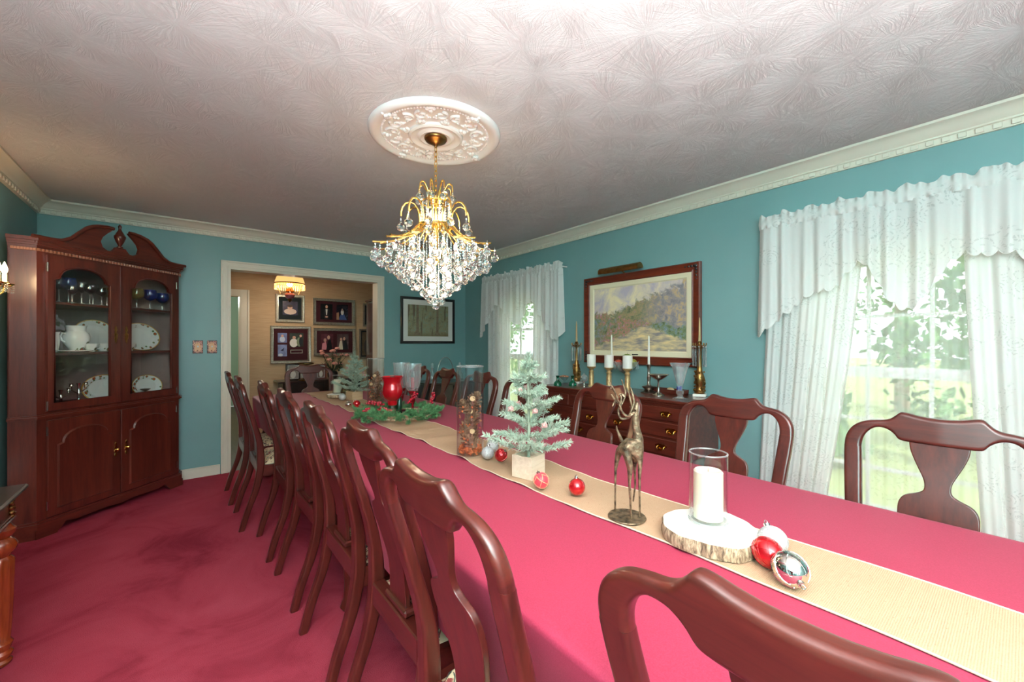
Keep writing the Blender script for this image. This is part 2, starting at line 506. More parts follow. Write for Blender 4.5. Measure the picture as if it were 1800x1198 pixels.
# --- cloth
def m_cloth():
    t = NT('burgundy_tablecloth')
    v = t.coord()
    f = t.noise(v, 420, 2)
    c = t.ramp(f, [(.3, s2l((154, 42, 68))), (.7, s2l((168, 52, 80)))])
    st = t.noise(t.coord((1, 1, 1)), 33, 4, .7)
    c = t.mix(t.ramp(st, [(.76, 0.0), (.80, .55)]), c, s2l((208, 150, 160)))
    t.color(c)
    t.b.inputs['Roughness'].default_value = .62; t.b.inputs['Sheen Weight'].default_value = .05
    t.b.inputs['Specular IOR Level'].default_value = .3
    t.bump(f, .12, .001)
    return t.m
M['cloth'] = m_cloth()
def m_burlap():
    t = NT('burlap_weave')
    v = t.coord((1, 1, 1))
    w1 = t.n('ShaderNodeTexWave', bands_direction='X'); w1.inputs['Scale'].default_value = 90; w1.inputs['Distortion'].default_value = 1.5
    w2 = t.n('ShaderNodeTexWave', bands_direction='Y'); w2.inputs['Scale'].default_value = 90; w2.inputs['Distortion'].default_value = 1.5
    t.l(v, w1.inputs['Vector']); t.l(v, w2.inputs['Vector'])
    h = t.math('MULTIPLY', w1.outputs['Fac'], w2.outputs['Fac'])
    f = t.noise(v, 60, 3)
    c = t.ramp(h, [(.0, s2l((170, 134, 102))), (.35, s2l((188, 154, 122))), (.9, s2l((202, 172, 142)))])
    fn = t.noise(v, 420, 2)
    c = t.mix(t.ramp(fn, [(.35, 0.0), (.65, .7)]), c, s2l((196, 162, 132)))
    sp = t.noise(v, 150, 1)
    c = t.mix(t.ramp(sp, [(.72, 0.0), (.76, .6)]), c, s2l((120, 84, 56)))
    t.color(t.mix(t.math('MULTIPLY', f, .4), c, s2l((176, 140, 108))))
    t.b.inputs['Roughness'].default_value = .9; t.bump(h, .5, .002)
    return t.m
M['burlap'] = m_burlap()
def m_tapestry():
    t = NT('floral_tapestry')
    v = t.coord()
    a = t.noise(v, 24, 2, .5, 2.5)
    b = t.noise(t.coord((1, 1, 1), rot=(.3, .2, .5)), 17, 2, .5, 3.0)
    c = t.mix(t.ramp(a, [(.55, 0.0), (.58, 1.0)]), s2l((226, 208, 170)), s2l((72, 84, 78)))
    c = t.mix(t.ramp(b, [(.60, 0.0), (.63, 1.0)]), c, s2l((160, 70, 68)))
    t.color(c); t.b.inputs['Roughness'].default_value = .85
    return t.m
M['tapestry'] = m_tapestry()
def m_lace(name, openness, scale, alpha, motif=.5):
    """white curtain cloth with procedural lace work; light passes through it"""
    t = NT(name); t.t.nodes.remove(t.b)
    v = t.coord((0.05, 1, 1))
    vo = t.n('ShaderNodeTexVoronoi', feature='F1'); vo.inputs['Scale'].default_value = scale; vo.inputs['Randomness'].default_value = .8; t.l(v, vo.inputs['Vector'])
    rings = t.math('SINE', t.math('MULTIPLY', vo.outputs['Distance'], 34.0))
    big = t.noise(v, motif, 1, .5, .4)
    fine = t.n('ShaderNodeTexVoronoi', feature='DISTANCE_TO_EDGE'); fine.inputs['Scale'].default_value = scale * 4.5; t.l(v, fine.inputs['Vector'])
    mesh_ = t.ramp(fine.outputs['Distance'], [(.06, 0.0), (.16, 1.0)])
    work = t.math('MULTIPLY', t.ramp(rings, [(.45, 0.0), (.60, 1.0)]), mesh_)
    area = t.ramp(big, [(.50, 0.0), (.54, 1.0)])
    lace = t.math('MULTIPLY', work, area)
    col = t.mix(t.math('MULTIPLY', lace, .32), s2l((248, 247, 244)), s2l((206, 207, 203)))
    di = t.n('ShaderNodeBsdfDiffuse'); t.l(col, di.inputs[0])
    tl = t.n('ShaderNodeBsdfTranslucent'); t.l(col, tl.inputs[0])
    bp = t.n('ShaderNodeBump'); bp.inputs['Strength'].default_value = .35; bp.inputs['Distance'].default_value = .004; bp.invert = True
    t.l(lace, bp.inputs['Height']); t.l(bp.outputs['Normal'], di.inputs['Normal'])
    mx = t.n('ShaderNodeMixShader'); mx.inputs[0].default_value = .36
    t.l(di.outputs[0], mx.inputs[1]); t.l(tl.outputs[0], mx.inputs[2])
    tr = t.n('ShaderNodeBsdfTransparent')
    fac = t.math('MAXIMUM', t.math('MULTIPLY', lace, openness), 1.0 - alpha)
    ms = t.n('ShaderNodeMixShader'); t.l(fac, ms.inputs[0]); t.l(mx.outputs[0], ms.inputs[1]); t.l(tr.outputs[0], ms.inputs[2])
    t.l(ms.outputs[0], t.out.inputs[0])
    return t.m
M['valance'] = m_lace('lace_valance_cloth', .09, 12, .97, 5)
M['lacepanel'] = m_lace('lace_panel_cloth', .12, 15, .95, 8)
M['sheer'] = m_lace('sheer_voile', 0.0, 10, .43, 5)
# --- odds and ends
M['goldwax'] = pbr('bronze_taper_wax', s2l((190, 156, 110)), .4, .2)
M['liner'] = pbr('cream_linen_liner', s2l((232, 220, 188)), .7)
M['candle'] = pbr('ivory_wax', s2l((242, 232, 205)), .5, sss=.25)
M['whitewax'] = pbr('white_wax', s2l((238, 234, 226)), .5, sss=.2)
M['china'] = pbr('white_china', s2l((228, 232, 228)), .12, coat=.6)
M['white'] = pbr('plain_white', s2l((238, 236, 230)), .5)
M['marble'] = pbr('white_marble', s2l((226, 220, 212)), .25, var=.05)
M['black'] = pbr('black_lacquer', s2l((20, 20, 24)), .3, coat=.4)
M['mat'] = pbr('ivory_mat_board', s2l((222, 220, 214)), .8)
M['redmatte'] = pbr('matte_red_ornament', s2l((214, 60, 72)), .42, sheen=.2)
M['redshiny'] = pbr('glossy_red_ornament', s2l((206, 22, 34)), .1, metal=.55, coat=1.0)
M['glitter'] = pbr('silver_glitter', s2l((196, 196, 196)), .5, metal=.4, var=.25, vscale=260, bump=.6, bscale=400)
M['mirrorball'] = pbr('mirror_silver', s2l((225, 222, 214)), .06, 1.0)
M['berry'] = pbr('red_berry', s2l((178, 10, 40)), .15, coat=1.0)
M['pine'] = pbr('green_needles', s2l((88, 142, 92)), .6, var=.4, vscale=50)
M['frost'] = pbr('frosted_needles', s2l((172, 188, 168)), .7, var=.2, vscale=30)
M['frostfar'] = M['frost']
def m_bark():
    t = NT('furrowed_bark'); f = t.noise(t.coord((70, 70, 14)), 1.6, 4, .7, .8)
    t.color(t.ramp(f, [(.32, s2l((84, 68, 56))), (.46, s2l((150, 126, 100))), (.62, s2l((206, 184, 152)))]))
    t.b.inputs['Roughness'].default_value = .9; t.bump(f, .9, .006); return t.m
M['bark'] = m_bark()
M['twig'] = pbr('frosted_twig', s2l((150, 158, 138)), .8)
M['cone'] = pbr('pinecone_scale', s2l((150, 108, 80)), .7, var=.4, vscale=50)
M['conetip'] = pbr('pinecone_cut_end', s2l((206, 166, 120)), .8)
M['orangebit'] = pbr('dried_orange_chips', s2l((206, 104, 52)), .7, var=.3, vscale=60)
M['palewood'] = wood('pale_crate_wood', s2l((196, 172, 146)), s2l((226, 206, 184)), 'x', .7, 0.0, 3)
M['palewood2'] = wood('tan_crate_wood', s2l((176, 142, 108)), s2l((206, 172, 136)), 'x', .7, 0.0, 3)
M['bronze'] = pbr('antiqued_bronze', s2l((124, 104, 82)), .46, .7, var=.8, vscale=60, bump=.9, bscale=90)
M['bulb'] = pbr('lit_bulb', (1, .9, .7), .3, emit=(1.0, .80, .50), es=14)
M['leaf'] = pbr('tree_leaves', s2l((104, 150, 84)), .7, var=.4, vscale=3)
M['grass'] = pbr('lawn_grass', s2l((168, 182, 116)), .9, var=.2, vscale=2)
M['pink'] = pbr('pink_petals', s2l((226, 158, 146)), .7, var=.12, vscale=40)
M['darkgreen'] = pbr('dark_leaves', s2l((44, 66, 44)), .6, var=.2)
M['tealpaint'] = pbr('teal_painted_metal', s2l((92, 146, 149)), .45)
# ================================================================ the room
XL, XR, YF, YB, ZC = -0.93, 3.105, -1.75, 4.95, 2.44
WT = 0.14
YN = 6.80            # far wall of the next room
# floor / ceiling
b = MB(); b.box(XL - WT, XR + WT, YF - WT, YB + .02, -.12, 0)
struct('floor', b, M['carpet'], 'burgundy plush carpet of the dining room', 'floor')
b = MB(); b.box(XL - WT, XR + WT, YF - WT, YB + WT, ZC, ZC + .15)
struct('ceiling', b, M['ceil'], 'white stomped plaster ceiling of the dining room', 'ceiling')
# walls
b = MB(); b.box(XL - WT, XL, YF - WT, YB + WT, 0, ZC)
struct('wall_left', b, M['wall'], 'teal wall on the left beside the corner cabinet', 'wall')
b = MB(); b.box(XL, XR, YF - WT, YF, 0, ZC)
struct('wall_front', b, M['wall'], 'teal wall behind the camera', 'wall')
DX0, DX1, DZ = 0.345, 1.850, 2.035   # doorway opening
b = MB()
b.box(XL, DX0, YB, YB + WT, 0, ZC); b.box(DX1, XR, YB, YB + WT, 0, ZC); b.box(DX0, DX1, YB, YB + WT, DZ, ZC)
struct('wall_back', b, M['wall'], 'teal wall at the far end with the wide cased opening', 'wall')
WINS = [(.45, .43), (3.70, .43)]; WZ0, WZ1 = .25, 1.81
b = MB()
ys = [YF - WT, WINS[0][0] - .43, WINS[0][0] + .43, WINS[1][0] - .43, WINS[1][0] + .43, YB + WT]
for i in (0, 2, 4): b.box(XR, XR + WT, ys[i], ys[i + 1], 0, ZC)
for i in (1, 3):
    b.box(XR, XR + WT, ys[i], ys[i + 1], 0, WZ0); b.box(XR, XR + WT, ys[i], ys[i + 1], WZ1, ZC)
struct('wall_right', b, M['wall'], 'teal wall on the right with two curtained windows', 'wall')
# crown moulding with dentils
CP = [(0, 2.330), (.016, 2.330), (.016, 2.362), (.024, 2.366), (.024, 2.374), (.032, 2.380), (.044, 2.396), (.062, 2.412), (.082, 2.420), (.092, 2.424), (.092, 2.438), (0, 2.438)]
def crown(name, label, axis, w, sgn, a0, a1, m0, m1):
    b = MB(); n = len(CP)
    def P(dd, z, a):
        return (w + sgn * dd, a, z) if axis == 'y' else (a, w + sgn * dd, z)
    vs = [P(dd, z, a0 + dd * m0) for dd, z in CP] + [P(dd, z, a1 - dd * m1) for dd, z in CP]
    fs = [(i, (i + 1) % n, n + (i + 1) % n, n + i) for i in range(n)] + [tuple(range(n - 1, -1, -1)), tuple(range(n, 2 * n))]
    b.add(vs, fs)
    o = struct(name, b, M['trim'], label, 'crown moulding', 25)
    db = MB(); db.box(-.015, .015, 0, .011, 0, .024, .002)
    me = mesh('dentil', db, M['trim'], 30)
    k = int((a1 - a0) / .058)
    for i in range(k):
        a = a0 + .035 + i * .058
        q = obj('dentil', me, None, o)
        if axis == 'y': q.location = (w + sgn * .016, a, 2.335); q.rotation_euler = (0, 0, -PI / 2 if sgn > 0 else PI / 2)
        else: q.location = (a, w + sgn * .016, 2.335); q.rotation_euler = (0, 0, PI if sgn < 0 else 0)
    return o
crown('trim_1', 'cream dentil crown moulding along the window wall', 'y', XR, -1, YF, YB, 1, 1)
crown('trim_2', 'cream dentil crown moulding above the doorway wall', 'x', YB, -1, XL, XR, 1, 1)
crown('trim_3', 'cream dentil crown moulding along the left wall', 'y', XL, 1, 2.2, YB, 0, 1)
# baseboards
def baseboard(name, label, x0, x1, y0, y1):
    b = MB(); b.box(x0, x1, y0, y1, 0, .085, .002)
    if x1 - x0 > y1 - y0: b.box(x0, x1, y0 + (.004 if y0 > 3 else 0), y1, .085, .096, .002)
    else: b.box(x0 + (.004 if x0 > 1 else 0), x1 - (.004 if x0 < 1 else 0), y0, y1, .085, .096, .002)
    return struct(name, b, M['trim'], label, 'baseboard')
baseboard('baseboard_back', 'cream baseboard between the corner cabinet and the doorway', -.035, DX0 - .075, YB - .016, YB)
baseboard('baseboard_back_corner', 'cream baseboard right of the doorway under the forest print', DX1 + .075, XR, YB - .016, YB)
baseboard('baseboard_right', 'cream baseboard along the window wall', XR - .016, XR, YF, YB - .016)
baseboard('baseboard_left', 'cream baseboard along the left wall', XL, XL + .016, YF, 4.0)
# doorway casing
b = MB()
cw = .07
for side, x in ((0, DX0), (1, DX1)):
    s_ = -1 if side == 0 else 1
    xo = x + s_ * cw
    b.box(min(x, xo), max(x, xo), YB - .016, YB, 0, DZ + cw, .003)
    b.box(min(xo - s_ * .018, xo), max(xo - s_ * .018, xo), YB - .026, YB - .014, 0, DZ + cw, .003)
    b.box(min(x + s_ * .012, x + s_ * .026), max(x + s_ * .012, x + s_ * .026), YB - .021, YB - .014, 0, DZ + .02, .002)
    b.box(x - .002 if side == 0 else x - .012, x + .012 if side == 0 else x + .002, YB - .014, YB + WT + .014, 0, DZ)
    b.box(min(x, xo), max(x, xo), YB + WT, YB + WT + .016, 0, DZ + cw, .003)
b.box(DX0 - cw, DX1 + cw, YB - .0155, YB, DZ, DZ + cw, .003)
b.box(DX0 - cw, DX1 + cw, YB - .026, YB - .014, DZ + cw - .018, DZ + cw, .003)
b.box(DX0 - .012, DX1 + .012, YB - .021, YB - .014, DZ + .012, DZ + .026, .002)
b.box(DX0, DX1, YB - .014, YB + WT + .014, DZ - .012, DZ + .002)
b.box(DX0 - cw, DX1 + cw, YB + WT, YB + WT + .016, DZ, DZ + cw, .003)
struct('door_1', b, M['dooredge'], 'cream cased opening into the next room', 'door frame')
# windows
def window(name, yc, label):
    root = thing(name, label, 'window', (XR + .05, yc, WZ0)); root['kind'] = 'structure'
    H_ = WZ1 - WZ0; W_ = .43
    b = MB()
    b.box(-.05, .09, -W_, -W_ + .03, 0, H_); b.box(-.05, .09, W_ - .03, W_, 0, H_)
    b.box(-.05, .09, -W_ + .03, W_ - .03, H_ - .03, H_); b.box(-.05, .09, -W_ + .03, W_ - .03, 0, .03)
    obj('window_frame', b, M['white_paint'], root, 30)
    b = MB()
    for y0, y1 in ((-W_ - .07, -W_ + .004), (W_ - .004, W_ + .07)): b.box(-.068, -.05, y0, y1, -.07, H_ + .07, .003)
    b.box(-.068, -.05, -W_, W_, H_ - .004, H_ + .07, .003); b.box(-.068, -.05, -W_, W_, -.07, .004, .003)
    b.box(-.085, -.045, -W_ - .09, W_ + .09, -.005, .015, .003)
    obj('window_casing', b, M['trim'], root, 30)
    zs_up = [.87, 1.20, 1.53]; zs_lo = [.03, .31, .59, .87]
    for nm, x, zs in (('upper_sash', .045, zs_up), ('lower_sash', .015, zs_lo)):
        b = MB()
        y0, y1 = -W_ + .03, W_ - .03
        b.box(x - .015, x + .015, y0, y0 + .045, zs[0], zs[-1]); b.box(x - .015, x + .015, y1 - .045, y1, zs[0], zs[-1])
        b.box(x - .015, x + .015, y0 + .045, y1 - .045, zs[0] - (.02 if nm[0] == 'u' else 0), zs[0] + (.03 if nm[0] == 'u' else .06))
        b.box(x - .015, x + .015, y0 + .045, y1 - .045, zs[-1] - .03, zs[-1] + (.0 if nm[0] == 'u' else .01))
        for z in zs[1:-1]: b.box(x - .01, x + .01, y0 + .045, y1 - .045, z - .009, z + .009)
        for k in (-1, 1): b.box(x - .0095, x + .0095, k * .133 - .009, k * .133 + .009, zs[0] + .03, zs[-1] - .03)
        sash = obj(nm, b, M['white_paint'], root, 30)
        for z0, z1 in zip(zs, zs[1:]):
            for ya, yb in ((y0 + .045, -.142), (-.124, .124), (.142, y1 - .045)):
                p = MB(); p.box(x - .002, x + .002, ya - .002, yb + .002, z0 + .012, z1 - .012)
                obj('pane', p, M['pane'], sash, 0)
    return root
window('window_1', WINS[0][0], 'white double hung window behind the near lace curtains')
window('window_2', WINS[1][0], 'white double hung window behind the far lace curtains')
# ---------------------------------------------------------------- next room and hall
NX0, NX1 = -.9, 3.3
b = MB(); b.box(NX0, NX1, YB + .02, YN + 3.2, -.12, -.003)
struct('floor_next_room', b, M['parq'], 'dark wooden floor of the room beyond the doorway', 'floor')
b = MB(); b.box(NX0, NX1, YB + WT, YN + 3.2, ZC, ZC + .15)
struct('ceiling_next_room', b, M['brownceil'], 'brownish ceiling of the room beyond the doorway', 'ceiling')
HX0, HX1, HZ = .02, .60, 1.93
b = MB()
b.box(NX0, HX0, YN, YN + .12, 0, ZC); b.box(HX1, NX1, YN, YN + .12, 0, ZC); b.box(HX0, HX1, YN, YN + .12, HZ, ZC)
struct('wall_far', b, M['tan'], 'tan grasscloth wall hung with framed photographs', 'wall')
b = MB(); b.box(NX0 - .12, NX0, YB + WT, YN + 3.2, 0, ZC)
struct('wall_far_left', b, M['tan'], 'side wall of the room beyond on the left', 'wall')
b = MB(); b.box(NX1, NX1 + .12, YB + WT, YN + 3.2, 0, ZC)
struct('wall_far_right', b, M['tan'], 'side wall of the room beyond on the right', 'wall')
b = MB(); b.box(NX0, NX1, YN + 3.2, YN + 3.3, 0, ZC)
struct('wall_hall', b, M['hall'], 'pale green wall at the end of the hall', 'wall')
b = MB(); b.box(.86, .96, YN + .12, YN + 3.2, 0, ZC)
struct('wall_hall_side', b, M['hall'], 'pale green side wall of the hall', 'wall')
b = MB()
for s_, x in ((-1, HX0), (1, HX1)):
    b.box(min(x, x + s_ * .105), max(x, x + s_ * .105), YN - .02, YN, 0, HZ + .095, .004)
    b.box(min(x + s_ * .08, x + s_ * .105), max(x + s_ * .08, x + s_ * .105), YN - .03, YN - .015, 0, HZ + .095, .004)
    b.box(x - .012, x + .012, YN - .018, YN + .14, 0, HZ)
b.box(HX0 - .105, HX1 + .105, YN - .019, YN, HZ, HZ + .095, .004)
struct('door_2', b, M['dooredge'], 'cream door casing into the green hall beyond', 'door frame')
b = MB()
vs = [(NX0, YN - dd, z - .06) for dd, z in CP] + [(NX1, YN - dd, z - .06) for dd, z in CP]
n = len(CP); b.add(vs, [(i, (i + 1) % n, n + (i + 1) % n, n + i) for i in range(n)] + [tuple(range(n)), tuple(range(n, 2 * n))])
b.box(NX0, NX1, YN - .09, YN, 2.375, 2.44)
struct('trim_4', b, M['dooredge'], 'crown moulding in the room beyond the doorway', 'crown moulding')
# painted wall grille low on the left wall
g = thing('wall_grille', 'teal painted metal air grille low on left wall beside cabinet', 'vent', (XL, 3.72, .22))
b = MB(); b.ring([(-.28, 0), (.28, 0), (.28, .32), (-.28, .32)], [(-.25, .03), (.25, .03), (.25, .29), (-.25, .29)], .0, .014, 'yz')
b.box(.0, .002, -.25, .25, .03, .29)
obj('grille_frame', b, M['tealpaint'], g)
sb = MB(); sb.add([(.002, -.25, 0), (.002, .25, 0), (.012, .25, -.008), (.012, -.25, -.008), (.002, -.25, -.003), (.002, .25, -.003), (.012, .25, -.011), (.012, -.25, -.011)], [(0, 1, 2, 3), (7, 6, 5, 4), (0, 4, 5, 1), (1, 5, 6, 2), (2, 6, 7, 3), (3, 7, 4, 0)])
sm = mesh('slat', sb, M['tealpaint'], 0)
for i in range(14): obj('slat', sm, None, g, loc=(0, 0, .05 + i * .0175))
# ---------------------------------------------------------------- outdoors
b = MB(); b.box(XR + WT, 60, -40, 45, -.62, -.5)
struct('ground', b, M['grass'], 'sunlit lawn outside the windows', 'lawn')
def tree(x, y, h, rx, label, seed, trunk=True):
    rd = random.Random(seed)
    t = thing('garden_tree', label, 'tree', (x, y, -.5), 0, 'trees outside the windows')
    b = MB(); b.tube([(0, 0, 0), (.05, .03, h * .3), (0, 0, h * .6), (.05, 0, h * .85)], [.16, .13, .09, .03], 8)
    obj('trunk', b, M['bark'], t)
    b = MB()
    for c in range(26):
        a = rd.uniform(0, 2 * PI); rr = rx * math.sqrt(rd.random()); zc = h * rd.uniform(.10, 1.0)
        rr *= 1.0 - .45 * abs(zc / h - .45)
        cc = Vector((rr * math.cos(a), rr * math.sin(a), zc))
        for k in range(60):
            dv = Vector((rd.gauss(0, 1), rd.gauss(0, 1), rd.gauss(0, .8))).normalized() * rx * .32 * rd.random() ** .4
            p = cc + dv; u = Vector((rd.gauss(0, 1), rd.gauss(0, 1), rd.gauss(0, 1))).normalized()
            w = u.cross(Vector((rd.gauss(0, 1), rd.gauss(0, 1), rd.gauss(0, 1)))).normalized()
            s_ = rd.uniform(.08, .16)
            b.add([p - u * s_, p + w * s_ * .55, p + u * s_, p - w * s_ * .55], [(0, 1, 2, 3)])
    f = obj('foliage', b, M['leaf'], t, 0, fixn=False); f['kind'] = 'stuff'
    return t
TL = ['broad leafy tree seen through the near window right of center', 'leafy tree seen through the near window, left of center', 'tall leafy tree farther behind the near window', 'leafy tree seen at the left edge of the near window', 'leafy tree seen through the far window', 'bushy shrub low on the lawn outside the near window', 'tall leafy tree rising behind the far window', 'leafy tree at the far right outside the near window']
for i, (x, y, h, r) in enumerate(((9.6, .2, 5.0, 1.45), (9.8, 4.0, 5.4, 1.5), (14.6, 2.0, 8.0, 2.6), (11.0, 8.0, 6.0, 1.8), (9.2, 12.6, 5.5, 1.7), (7.6, 2.2, 1.5, .8), (13.5, 18.0, 7.5, 2.6), (11.5, -3.8, 5.5, 1.8))):
    tree(x, y, h, r, TL[i], 40 + i)
# ================================================================ dining table, cloth, runner
TX0, TX1, TY0, TY1, TZ = .515, 1.730, -.62, 4.72, .770
TXC = (TX0 + TX1) / 2
t = thing('dining_table', 'long dining table hidden under a burgundy cloth', 'table', (TXC, (TY0 + TY1) / 2, 0))
hw, hl = (TX1 - TX0) / 2 - .012, (TY1 - TY0) / 2 - .012
b = MB(); b.box(-hw, hw, -hl, hl, TZ - .04, TZ - .006, .004); obj('tabletop', b, M['cab_y'], t)
b = MB(); b.ring([(-hw + .08, -hl + .1), (hw - .08, -hl + .1), (hw - .08, hl - .1), (-hw + .08, hl - .1)], [(-hw + .105, -hl + .125), (hw - .105, -hl + .125), (hw - .105, hl - .125), (-hw + .105, hl - .125)], TZ - .13, TZ - .04, 'xy')
obj('apron', b, M['cab_y'], t)
lb = MB(); lb.lathe([(.03, 0), (.045, .02), (.03, .06), (.026, .12), (.034, .3), (.05, .42), (.036, .46), (.05, .5), (.05, .64)], 16)
lm = mesh('leg', lb, M['cab_z'])
for x in (-1, 1):
    for y in (-1, 0, 1): obj('leg', lm, None, t, loc=(x * (hw - .1), y * (hl - .12), 0))
def table_cloth():
    # closed outline (rounded corners) walked round, dropped to the hem
    out = []
    R = .05
    def corner(cx, cy, a0):
        return [(cx + R * math.cos(math.radians(a0 + k * 15)), cy + R * math.sin(math.radians(a0 + k * 15))) for k in range(7)]
    def side(p, q, n):
        return [(p[0] + (q[0] - p[0]) * i / n, p[1] + (q[1] - p[1]) * i / n) for i in range(1, n)]
    c1 = corner(TX1 - R, TY0 + R, -90); c2 = corner(TX1 - R, TY1 - R, 0); c3 = corner(TX0 + R, TY1 - R, 90); c4 = corner(TX0 + R, TY0 + R, 180)
    out = c1 + side(c1[-1], c2[0], 150) + c2 + side(c2[-1], c3[0], 34) + c3 + side(c3[-1], c4[0], 150) + c4 + side(c4[-1], c1[0], 34)
    n = len(out); b = MB(); vs = []; fs = []
    # outward normals
    nor = []
    for i in range(n):
        p, q = out[i - 1], out[(i + 1) % n]
        dx, dy = q[0] - p[0], q[1] - p[1]; L = math.hypot(dx, dy) or 1
        nor.append((dy / L, -dx / L))
    def corn(i):
        x, y = out[i]
        dcx = min(abs(x - TX0), abs(x - TX1)); dcy = min(abs(y - TY0), abs(y - TY1))
        return max(0, 1 - math.hypot(dcx, dcy) / .30)
    s_acc = 0; S_ = []
    for i in range(n):
        S_.append(s_acc); j = (i + 1) % n; s_acc += math.hypot(out[j][0] - out[i][0], out[j][1] - out[i][1])
    lev = [(-.02, TZ), (-.004, TZ - .001), (.002, TZ - .006), (.003, TZ - .016), (-.006, .70), (-.026, .62), (-.040, .54), (-.045, .51), (-.047, .486)]
    for off, z in lev:
        k = (TZ - z) / .285
        for i in range(n):
            wv = (math.sin(S_[i] * 11) * .5 + math.sin(S_[i] * 23 + 1.3) * .3 + math.sin(S_[i] * 5 + .4) * .4) * .007 * k
            c = corn(i)
            o = off + wv + c * c * .06 * k * (1.0 + .6 * math.sin(S_[i] * 40))
            zz = z - (c * c * .05 * k)
            vs.append((out[i][0] + nor[i][0] * o, out[i][1] + nor[i][1] * o, zz))
    m = len(lev)
    for k in range(m - 1):
        for i in range(n):
            j = (i + 1) % n
            fs.append((k * n + i, k * n + j, (k + 1) * n + j, (k + 1) * n + i))
    fs.append(tuple(range(n)))
    b.add(vs, fs)
    return b
tag(obj('tablecloth', table_cloth(), M['cloth'], smooth=60), 'burgundy cloth draped over the long dining table', 'tablecloth')
# burlap runner with soft cross ripples
def runner_z(y, u):
    k = min(1.0, max(0.0, (y - .55) / .8))
    w = .004 * math.sin(y * 17 + .8 * math.sin(y * 3.1)) + .0035 * math.sin(y * 29 + u * 1.5)
    return TZ + .0045 + k * max(w, -.003)
RX0, RX1 = .970, 1.245
def run(u, v):
    y = -.55 + v * (4.66 + .55)
    x0 = RX0 + .010 * math.sin(y * 4.1) + .004 * math.sin(y * 13); x1 = RX1 + .012 * math.sin(y * 3.3 + 1) + .004 * math.sin(y * 11) + .02 * max(0, y - 1.5) / 3
    return (x0 + (x1 - x0) * u, y, runner_z(y, u))
b = MB(); b.solid(run, 12, 300, (0, 0, -.002))
ru = tag(obj('table_runner', b, M['burlap'], smooth=70), 'tan burlap runner laid down the middle of the burgundy tablecloth', 'table runner')
for u0, nm in ((0.0, 'hem'), (1.0, 'hem')):
    b = MB(); b.tube([Vector(run(u0, k / 300)) for k in range(301)], .0022, 5)
    obj('hem', b, M['palewood'], ru)
RZ = TZ + .0055
# ================================================================ chairs
def prof_x(z):
    return sinterp([(0, -.112), (.12, -.078), (.26, -.030), (.40, -.002), (.50, .0), (.60, -.008), (.75, -.045), (.90, -.088), (1.06, -.122)], z)
def make_chair():
    root = thing('dining_chair', 'x', 'chair')
    zl = [0, .05, .1, .16, .22, .28, .34, .40, .46, .50, .55, .60, .66, .72, .78, .84, .88, .914]
    to = [(0, .222), (.2, .225), (.42, .226), (.5, .224), (.65, .229), (.78, .238), (.86, .244), (.914, .2465)]
    ti = [(0, .184), (.2, .182), (.42, .178), (.5, .177), (.65, .182), (.78, .189), (.86, .194), (.914, .1975)]
    th = [(0, .034), (.2, .038), (.40, .046), (.5, .046), (.7, .034), (.914, .030)]
    for s_ in (-1, 1):
        b = MB(); b.ribbon([((s_ * sinterp(to, z), z), (s_ * sinterp(ti, z), z)) for z in zl], [interp(th, z) for z in zl], prof_x, .009)
        obj('back_post', b, M['cherry_z'], root, 40)
    outer = [(-.2465, .914), (-.2455, .935), (-.240, .957), (-.229, .978), (-.212, .995), (-.190, 1.007), (-.165, 1.013), (-.140, 1.017), (-.122, 1.024), (-.108, 1.037), (-.096, 1.049), (-.080, 1.049), (-.055, 1.043), (-.028, 1.039), (0, 1.038)]
    inner = [(-.1975, .914), (-.1965, .930), (-.193, .947), (-.186, .963), (-.176, .976), (-.163, .986), (-.149, .990), (-.134, .988), (-.120, .981), (-.108, .970), (-.098, .957), (-.082, .953), (-.055, .952), (-.028, .952), (0, .952)]
    st = list(zip(outer, inner)); st = st + [((-o[0], o[1]), (-i[0], i[1])) for o, i in st[::-1][1:]]
    b = MB(); b.ribbon(st, [.030 + .008 * max(0, 1 - abs(o[0]) / .13) for o, i in st], prof_x, .011)
    obj('crest_rail', b, M['cherry_y'], root, 42)
    sp = [(.953, .071), (.93, .068), (.905, .060), (.88, .050), (.855, .039), (.835, .032), (.815, .0305), (.802, .036), (.792, .052), (.783, .072), (.772, .084), (.755, .091), (.73, .093), (.70, .090), (.66, .080), (.61, .066), (.56, .060), (.50, .062), (.462, .064)]
    b = MB(); b.ribbon([((-w, z), (w, z)) for z, w in sp], .016, lambda z: prof_x(z) + .002, .003)
    obj('splat', b, M['cherry_z'], root, 42)
    b = MB(); b.box(-.022, .022, -.178, .178, .375, .455, .004); b.box(-.016, .026, -.08, .08, .455, .478, .006)
    obj('rear_rail', b, M['cherry_y'], root)
    # seat rails
    def quad_prism(b, pts, z0, z1):
        b.prism(pts, z0, z1, 'xy')
    b = MB()
    for s_ in (-1, 1): quad_prism(b, [(.0, s_ * .222), (.425, s_ * .252), (.425, s_ * .228), (.0, s_ * .196)], .355, .432)
    b.box(.405, .43, -.25, .25, .355, .432, .004)
    obj('seat_rail', b, M['cherry_x'], root)
    def seat(u, v):
        x = .024 + .41 * v; w = .205 + .045 * v
        y = (-1 + 2 * u) * w
        e = 1 - max(abs(2 * u - 1), abs(2 * v - 1)) ** 5
        return (x, y, .430 + .048 * e)
    b = MB(); b.solid(seat, 14, 12, (0, 0, -.012)); obj('seat', b, M['tapestry'], root, 60)
    for s_ in (-1, 1):
        b = MB()
        b.tube([(.395, s_ * .225, .40), (.408, s_ * .232, .34), (.418, s_ * .238, .28), (.408, s_ * .232, .18), (.398, s_ * .226, .09), (.404, s_ * .230, .04), (.412, s_ * .236, .015), (.412, s_ * .236, 0)], [.032, .036, .032, .021, .015, .020, .030, .028], 10)
        obj('front_leg', b, M['cherry_z'], root, 60)
    return root
